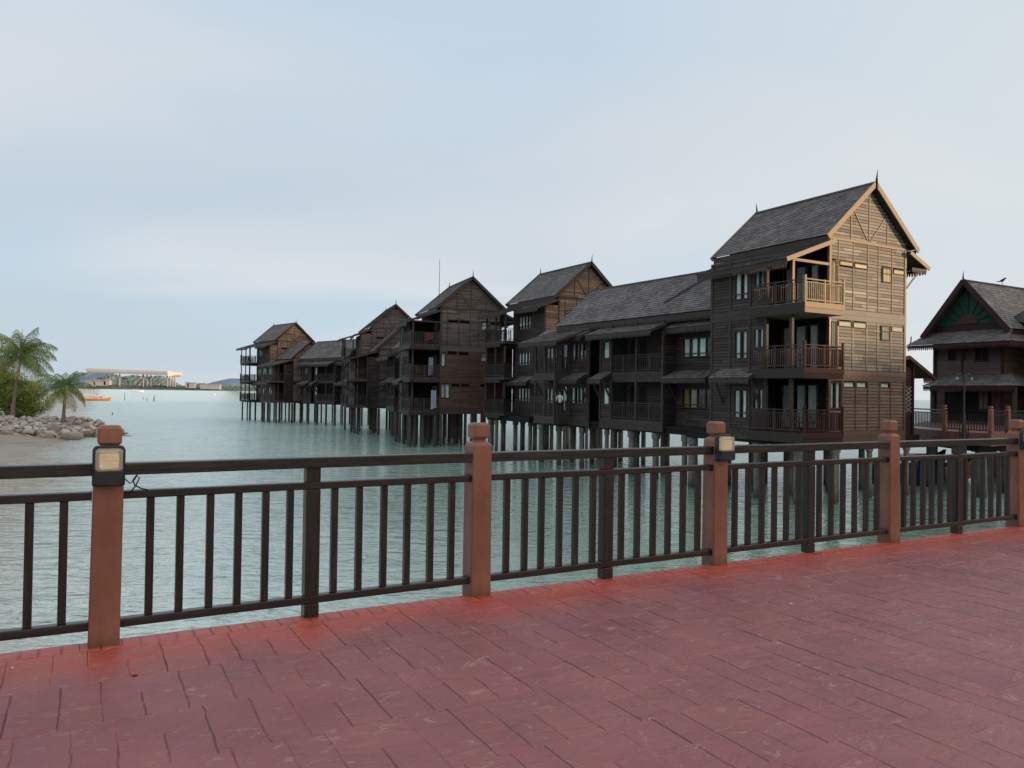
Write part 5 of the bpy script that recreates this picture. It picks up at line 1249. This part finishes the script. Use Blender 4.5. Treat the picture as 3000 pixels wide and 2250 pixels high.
# ------------------------------------------------------------------ far shore, hills, viaduct
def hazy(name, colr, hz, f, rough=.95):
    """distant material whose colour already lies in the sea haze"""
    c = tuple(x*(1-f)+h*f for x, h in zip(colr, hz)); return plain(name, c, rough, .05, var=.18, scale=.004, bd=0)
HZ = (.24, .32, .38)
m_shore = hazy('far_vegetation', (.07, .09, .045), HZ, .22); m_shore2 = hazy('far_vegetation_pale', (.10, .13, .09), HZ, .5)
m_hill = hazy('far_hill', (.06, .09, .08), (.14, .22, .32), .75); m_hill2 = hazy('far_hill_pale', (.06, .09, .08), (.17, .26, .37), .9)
FY = 2500.0
def far_strip(name, mat, x0, x1, Y, base, h0, h1, seed, kind, depth=60, n=240, jag=1.0, env=None):
    p0 = atY(x0, 1140, Y); p1 = atY(x1, 1140, Y); mb = MB(); m = 7 if kind == 'structure' else 12; n = n if kind == 'structure' else int(n*1.8); rows = []
    for i in range(n+1):
        t = i/n; x = p0.x+(p1.x-p0.x)*t
        e = noise.noise(Vector((t*9, seed, 0)))*.5+.5; d = noise.noise(Vector((t*60*jag, seed, 1)))*.5+.5; g = noise.noise(Vector((t*170*jag, seed, 2)))*.5+.5
        h = (h0+(h1-h0)*(.5*e+.35*d+.15*g))*(env(t) if env else min(1, 30*t, 30*(1-t)))
        r = []
        for k in range(m):
            q = k/(m-1); z = base+h*sin(q*pi*.62)/sin(pi*.62) if q < .81 else base+h*(1-q)*3
            j = (noise.noise(Vector((t*(140 if kind == 'structure' else 420)*jag, k*2.7, seed)))*(.0 if kind == 'structure' else .13)*h) if 0 < k < m-1 else 0
            r.append((x+(noise.noise(Vector((t*90, k, seed+4)))*depth*(0 if kind == 'structure' else .1)), Y-depth*.4+depth*1.6*q, z+j))
        rows.append(r)
    for i in range(n):
        for k in range(m-1):
            tt = .72+.5*(noise.noise(Vector((i*.23, k*.9, seed)))*.5+.5)+.25*R_.uniform(-1, 1) if kind != 'structure' else 1
            mb.poly([rows[i][k], rows[i+1][k], rows[i+1][k+1], rows[i][k+1]], tt, kind == 'structure')
    o = mb.build(name, mat, kind=kind)
    if kind == 'structure':
        bm = bmesh.new(); bm.from_mesh(o.data); bmesh.ops.remove_doubles(bm, verts=bm.verts, dist=.01); bm.to_mesh(o.data); bm.free()
    if kind == 'stuff': tag(o, 'dense low mangrove and trees along the far shore' if Y < 2600 else 'paler belt of trees behind the far shore', 'vegetation')
    return o
bell = lambda t: max(0, sin(pi*t))**1.2
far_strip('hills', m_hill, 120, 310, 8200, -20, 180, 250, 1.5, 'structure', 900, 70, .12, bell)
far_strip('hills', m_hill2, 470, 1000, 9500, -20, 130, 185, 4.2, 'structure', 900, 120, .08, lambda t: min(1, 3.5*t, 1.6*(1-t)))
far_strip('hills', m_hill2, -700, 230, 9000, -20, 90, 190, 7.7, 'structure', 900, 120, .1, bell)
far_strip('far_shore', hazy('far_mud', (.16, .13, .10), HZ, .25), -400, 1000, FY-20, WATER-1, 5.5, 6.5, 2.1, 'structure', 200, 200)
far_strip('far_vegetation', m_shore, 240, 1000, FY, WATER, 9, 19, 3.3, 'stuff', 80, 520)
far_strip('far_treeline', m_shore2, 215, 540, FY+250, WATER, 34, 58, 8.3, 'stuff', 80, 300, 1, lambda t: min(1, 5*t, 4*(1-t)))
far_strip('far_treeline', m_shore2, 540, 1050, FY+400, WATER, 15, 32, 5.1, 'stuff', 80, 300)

# little houses on the far shore
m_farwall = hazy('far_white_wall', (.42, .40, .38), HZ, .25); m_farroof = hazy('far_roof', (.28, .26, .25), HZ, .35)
for i, (x, y, w, h) in enumerate(((263, 1119, 30, 8), (292, 1117, 34, 7), (312, 1115, 16, 6), (600, 1127, 26, 5), (628, 1128, 30, 5), (560, 1124, 22, 5), (548, 1122, 10, 4))):
    p = atY(x, y, FY-30); root = empty('far_building', (p.x, p.y, p.z-8), 0, ['low white waterfront building under the left end of the elevated bridge', 'long low pale building right of the white waterfront building', 'small pale hut under the elevated bridge', 'low pale roofed building right of the elevated bridge', 'longest pale building right of the elevated bridge', 'small pale house just right of the bridge piers', 'tiny pale hut beside the bridge piers'][i], 'building')
    W_ = w*FY/2250/2; H_ = h*FY/2250
    mb = MB(); mb.box(-W_, W_, 0, 14, -6, 8); mb.build('wall', m_farwall, root)
    mb = MB(); mb.mesh([(-W_-1, -1, 8), (W_+1, -1, 8), (W_+1, 15, 8), (-W_-1, 15, 8), (-W_, 7, 8+H_*.7), (W_, 7, 8+H_*.7)], [(0, 1, 5, 4), (2, 3, 4, 5), (1, 2, 5), (3, 0, 4), (0, 3, 2, 1)]); mb.build('roof', m_farroof, root)
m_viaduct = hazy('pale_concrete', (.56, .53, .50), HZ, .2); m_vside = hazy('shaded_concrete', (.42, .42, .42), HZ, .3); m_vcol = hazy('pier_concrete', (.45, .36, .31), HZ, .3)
def viaduct():
    Y = FY-10; p = lambda x, y, d=0: atY(x, y, Y+d)
    o_ = p(380, 1130); root = empty('elevated_bridge', o_, 0, 'long pale elevated concrete bridge with a stubby end on columns across the bay', 'bridge')
    L = lambda x, y, d=0: p(x, y, d)-o_
    mb = MB(); a, b = L(250, 1079), L(490, 1087); a2, b2 = L(250, 1088), L(490, 1092)
    mb.mesh([a, b, b2, a2, a+Vector((0, 60, 0)), b+Vector((0, 60, 0)), b2+Vector((0, 60, 0)), a2+Vector((0, 60, 0))], [(0, 1, 2, 3), (4, 7, 6, 5), (0, 4, 5, 1), (3, 2, 6, 7), (0, 3, 7, 4)]); mb.build('parapet', m_viaduct, root)
    mb = MB(); a, b = L(252, 1088.4), L(490, 1092.4); a2, b2 = L(262, 1091), L(490, 1099)
    mb.mesh([a, b, b2, a2, a+Vector((0, 55, 0)), b+Vector((0, 55, 0)), b2+Vector((0, 55, 0)), a2+Vector((0, 55, 0))], [(0, 1, 2, 3), (4, 7, 6, 5), (3, 2, 6, 7), (0, 3, 7, 4)]); mb.build('girder', m_vside, root)
    mb = MB(); q = [L(490.5, 1086), L(511, 1089, 20), L(511, 1099, 20), L(500, 1103, 10), L(490.5, 1101)]
    n = len(q); mb.mesh(q+[x+Vector((0, 60, 0)) for x in q], [tuple(reversed(range(n))), tuple(range(n, 2*n))]+[(i, (i+1) % n, n+(i+1) % n, n+i) for i in range(n)]); mb.build('end_block', m_viaduct, root)
    for x, w, y1 in ((337, 2.6, 1128), (407, 3.4, 1130), (418, 2.4, 1131), (429, 2.0, 1131), (478, 3.4, 1132), (486, 3, 1132), (494, 3, 1131), (501, 3.4, 1130)):
        mb = MB(); t = L(x, 1094); g = L(x, y1+4); w_ = w*FY/2250
        mb.tube([g+Vector((0, 30, 0)), t+Vector((0, 30, 0))], w_*.6, 8); mb.build('column', m_vcol if x > 350 else m_viaduct, root)
viaduct()

# ------------------------------------------------------------------ boats and stakes
m_hullo = plain('orange_hull', (.52, .22, .07), .5); m_hullr = plain('red_hull', (.35, .07, .05), .5); m_hullw = plain('white_hull', (.72, .72, .70), .5); m_hullb = plain('blue_hull', (.02, .035, .09), .5); m_canopy = plain('boat_canopy', (.68, .70, .72), .6)
def boat(loc, rz, L, W_, H_, hull, trim, label, canopy=None, bow=1.0, cat='boat'):
    root = empty('boat', loc, rz, label, cat)
    mb = MB(); n = 16; rings = []
    for i in range(n+1):
        t = i/n; x = (t-.5)*L; w = W_/2*(sin(pi*min(1, .12+.88*t*1.0)) if t > .5 else (.75+.25*min(1, t*3))); w = max(.03, W_/2*(1-max(0, (t-.55)/.45)**2.2)*(.78+.22*min(1, t*3)))
        sh = H_*(1+bow*max(0, (t-.6)/.4)**2*.9+.2*max(0, (.2-t)/.2)); kz = -.25+H_*.7*bow*max(0, (t-.75)/.25)**2
        rings.append([(x, -w, sh), (x, -w*.8, sh*.3), (x, 0, kz), (x, w*.8, sh*.3), (x, w, sh), (x, w*.86, sh), (x, w*.7, .12), (x, -w*.7, .12), (x, -w*.86, sh)])
    loft(mb, rings); mb.build('hull', hull, root)
    mb = MB()
    for i in range(n):
        for s in (0, 4): mb.beam(rings[i][s], rings[i+1][s], .07, .1)
    mb.build('gunwale', trim, root)
    mb = MB()
    for k in range(5): x = (-.35+.14*k)*L; mb.box(x-.14, x+.14, -W_*.36, W_*.36, H_*.6, H_*.68)
    mb.build('bench', trim, root)
    if canopy:
        mb = MB(); x0, x1, hz = canopy
        for i in range(6):
            a0 = -1+2*i/6; a1 = -1+2*(i+1)/6; z = lambda a: hz-.25*a*a
            mb.poly([(x0*L, a0*W_*.55, z(a0)), (x1*L, a0*W_*.55, z(a0)), (x1*L, a1*W_*.55, z(a1)), (x0*L, a1*W_*.55, z(a1))])
        cn = mb.build('canopy', m_canopy, root); mb = MB()
        for x in (x0, (x0+x1)/2, x1):
            for s in (-1, 1): mb.beam((x*L, s*W_*.5, H_*.8), (x*L, s*W_*.5, hz-.23), .05, .05)
        mb.build('canopy_post', trim, cn)
    return root
p = atZ(278, 1174, WATER); boat((p.x, p.y, WATER), radians(4), 11.0, 1.9, .85, m_hullo, m_hullw, 'long orange wooden boat with seated passengers off the breakwater', None)
for k in range(5):
    skin_person((p.x-3.2+k*1.5, p.y, WATER-.25), radians(90), [(.5, .5, .55), (.6, .2, .15), (.1, .15, .3), (.7, .7, .7), (.1, .1, .1)][k], (.05, .05, .08), 'sit', 1.0, ['seated passenger in a grey shirt, leftmost in the orange boat', 'seated passenger in a red shirt in the orange boat', 'seated passenger in a blue shirt amidships in the orange boat', 'seated passenger in a white shirt in the orange boat', 'seated passenger in black nearest the bow of the orange boat'][k], 'passengers in the orange boat')
p = atZ(238, 1172, WATER); boat((p.x, p.y+6, WATER), radians(4), 8.5, 2.0, .9, m_hullr, m_hullw, 'red hulled boat with a pale canopy moored behind the orange boat', (-.35, .3, 2.1))
p = atZ(402, 1148.5, WATER); boat((p.x, p.y, WATER), radians(0), 16, 3.5, 1.3, m_hullw, m_hullw, 'small white boat far out on the bay below the elevated bridge', (-.3, .15, 3.6))
p = atZ(625, 1158, WATER); boat((p.x, p.y, WATER), radians(0), 4, 1.4, .5, m_hullw, m_hullw, 'tiny pale dinghy alone on open water right of the stakes')
p = atZ(2662, 1415, WATER); boat((p.x, p.y, WATER), radians(14), 5.0, 1.9, 1.0, m_hullb, m_hullb, 'dark blue boat moored under the walkway behind the railing', (-.2, .25, 1.7))
p = atZ(2765, 1412, WATER); boat((p.x, p.y+1, WATER), radians(16), 6.0, 1.8, .8, m_hullo, m_hullw, 'orange and white boat moored under the walkway behind the right hand railing', (-.35, .1, 1.5))
m_stake = plain('grey_stake', (.10, .10, .10), .9)
for i, (x, y0, y1) in enumerate(((365, 1150, 1173), (452, 1157, 1176), (449, 1163, 1176), (430, 1165, 1175), (329, 1208, 1216), (419, 1162, 1170))):
    p = atZ(x, y1, WATER); q = atY(x+1, y0, p.y); r = .06+p.y*.00025
    mb = MB(); mb.tube([(0, 0, -1), (0, 0, 0), (q.x-p.x, 0, q.z-WATER)], [r, r, r*.7], 6)
    o = mb.build('water_stake', m_stake); o.location = (p.x, p.y, WATER); tag(o, ['tallest thin stake in open water, leftmost of the far group', 'thin stake standing on the right of a close pair', 'shorter leaning stake of a close pair on the water', 'short stake left of the close pair on the water', 'short dark stake nearest to the breakwater tip', 'faint stake between the tall one and the close pair'][i], 'stake', 'stakes standing in the bay')
# dark flat rock tip awash past the breakwater
p = atZ(372, 1277, WATER); o = bpy.data.objects.new('boulder', rocks[3]); col.objects.link(o); o.location = (p.x, p.y, WATER-.05); o.scale = (1.1, .5, .16); tag(o, 'flat dark rock awash just right of the breakwater tip', 'boulder')

# ------------------------------------------------------------------ unseen ridge added behind the viewer, crest stepped to block the low sun
lat = Vector((-sdir.y, sdir.x, 0))
if lat.y < 0: lat = -lat
def ridge():
    D_ = 150.0; te = tan(radians(SUN_EL)); mb = MB(); v = []; f = []; n = 200
    for i in range(n+1):
        t = -160+420*i/n
        base = 3.9 if t < 46 else 3.9+min(16, (t-46)*1.2)
        s0 = T1F.w(3, 0).dot(sdir)
        h = base+te*(D_-s0)+noise.noise(Vector((t*.35, 0, 0)))*.9+noise.noise(Vector((t*1.4, 3, 0)))*.6
        for k, (d, g) in enumerate(((-45, -.3), (-12, .75), (0, 1), (60, .9), (180, -.3))):
            q = sdir*(D_+d)+lat*t
            v.append((q.x, q.y, h*g+(noise.noise(Vector((t*.3, d, 2)))*1.2 if g < 1 and g > 0 else 0)))
    for i in range(n):
        for k in range(4): f.append((i*5+k, (i+1)*5+k, (i+1)*5+k+1, i*5+k+1))
    mb.mesh(v, f, 1); mb.build('sun_blocking_ridge', m_treeleaf, kind='structure')
ridge()

# litter on the deck
m_leafdry = plain('dry_leaf', (.05, .025, .02), .7); m_petal = plain('pale_chip', (.65, .60, .55), .7)
for i, (px, py, r, m, lab) in enumerate(((393, 1981, .014, m_leafdry, 'tiny dark dry leaf lying on the red deck near the lantern post'), (34, 1960, .008, m_petal, 'tiny pale chip on the red deck at the left edge'), (562, 1924, .006, m_petal, 'tiny pale fleck on the deck right of the dark leaf'),
     (1736, 1706, .016, m_petal, 'pale paint chip by the middle stile of the second railing panel'), (2371, 1721, .009, m_petal, 'small pale fleck on the deck right of the middle lantern post'), (2316, 1770, .012, m_petal, 'pale sliver on the deck in front of the right railing panels'))):
    p = atZ(px, py, 0); mb = MB(); n = 7
    pts = [(cos(2*pi*k/n)*r*(1.5 if k in (0, n-1) else 1), sin(2*pi*k/n)*r*.7, .004+.003*sin(k*2)) for k in range(n)]
    mb.poly(pts); mb.poly([(x, y, z-.002) for x, y, z in reversed(pts)]); o = mb.build('dry_leaf' if i == 0 else 'paint_chip', m); o.location = (p.x, p.y, .002); o.rotation_euler = (0, 0, i*1.1); tag(o, lab, 'leaf' if i == 0 else 'chip')
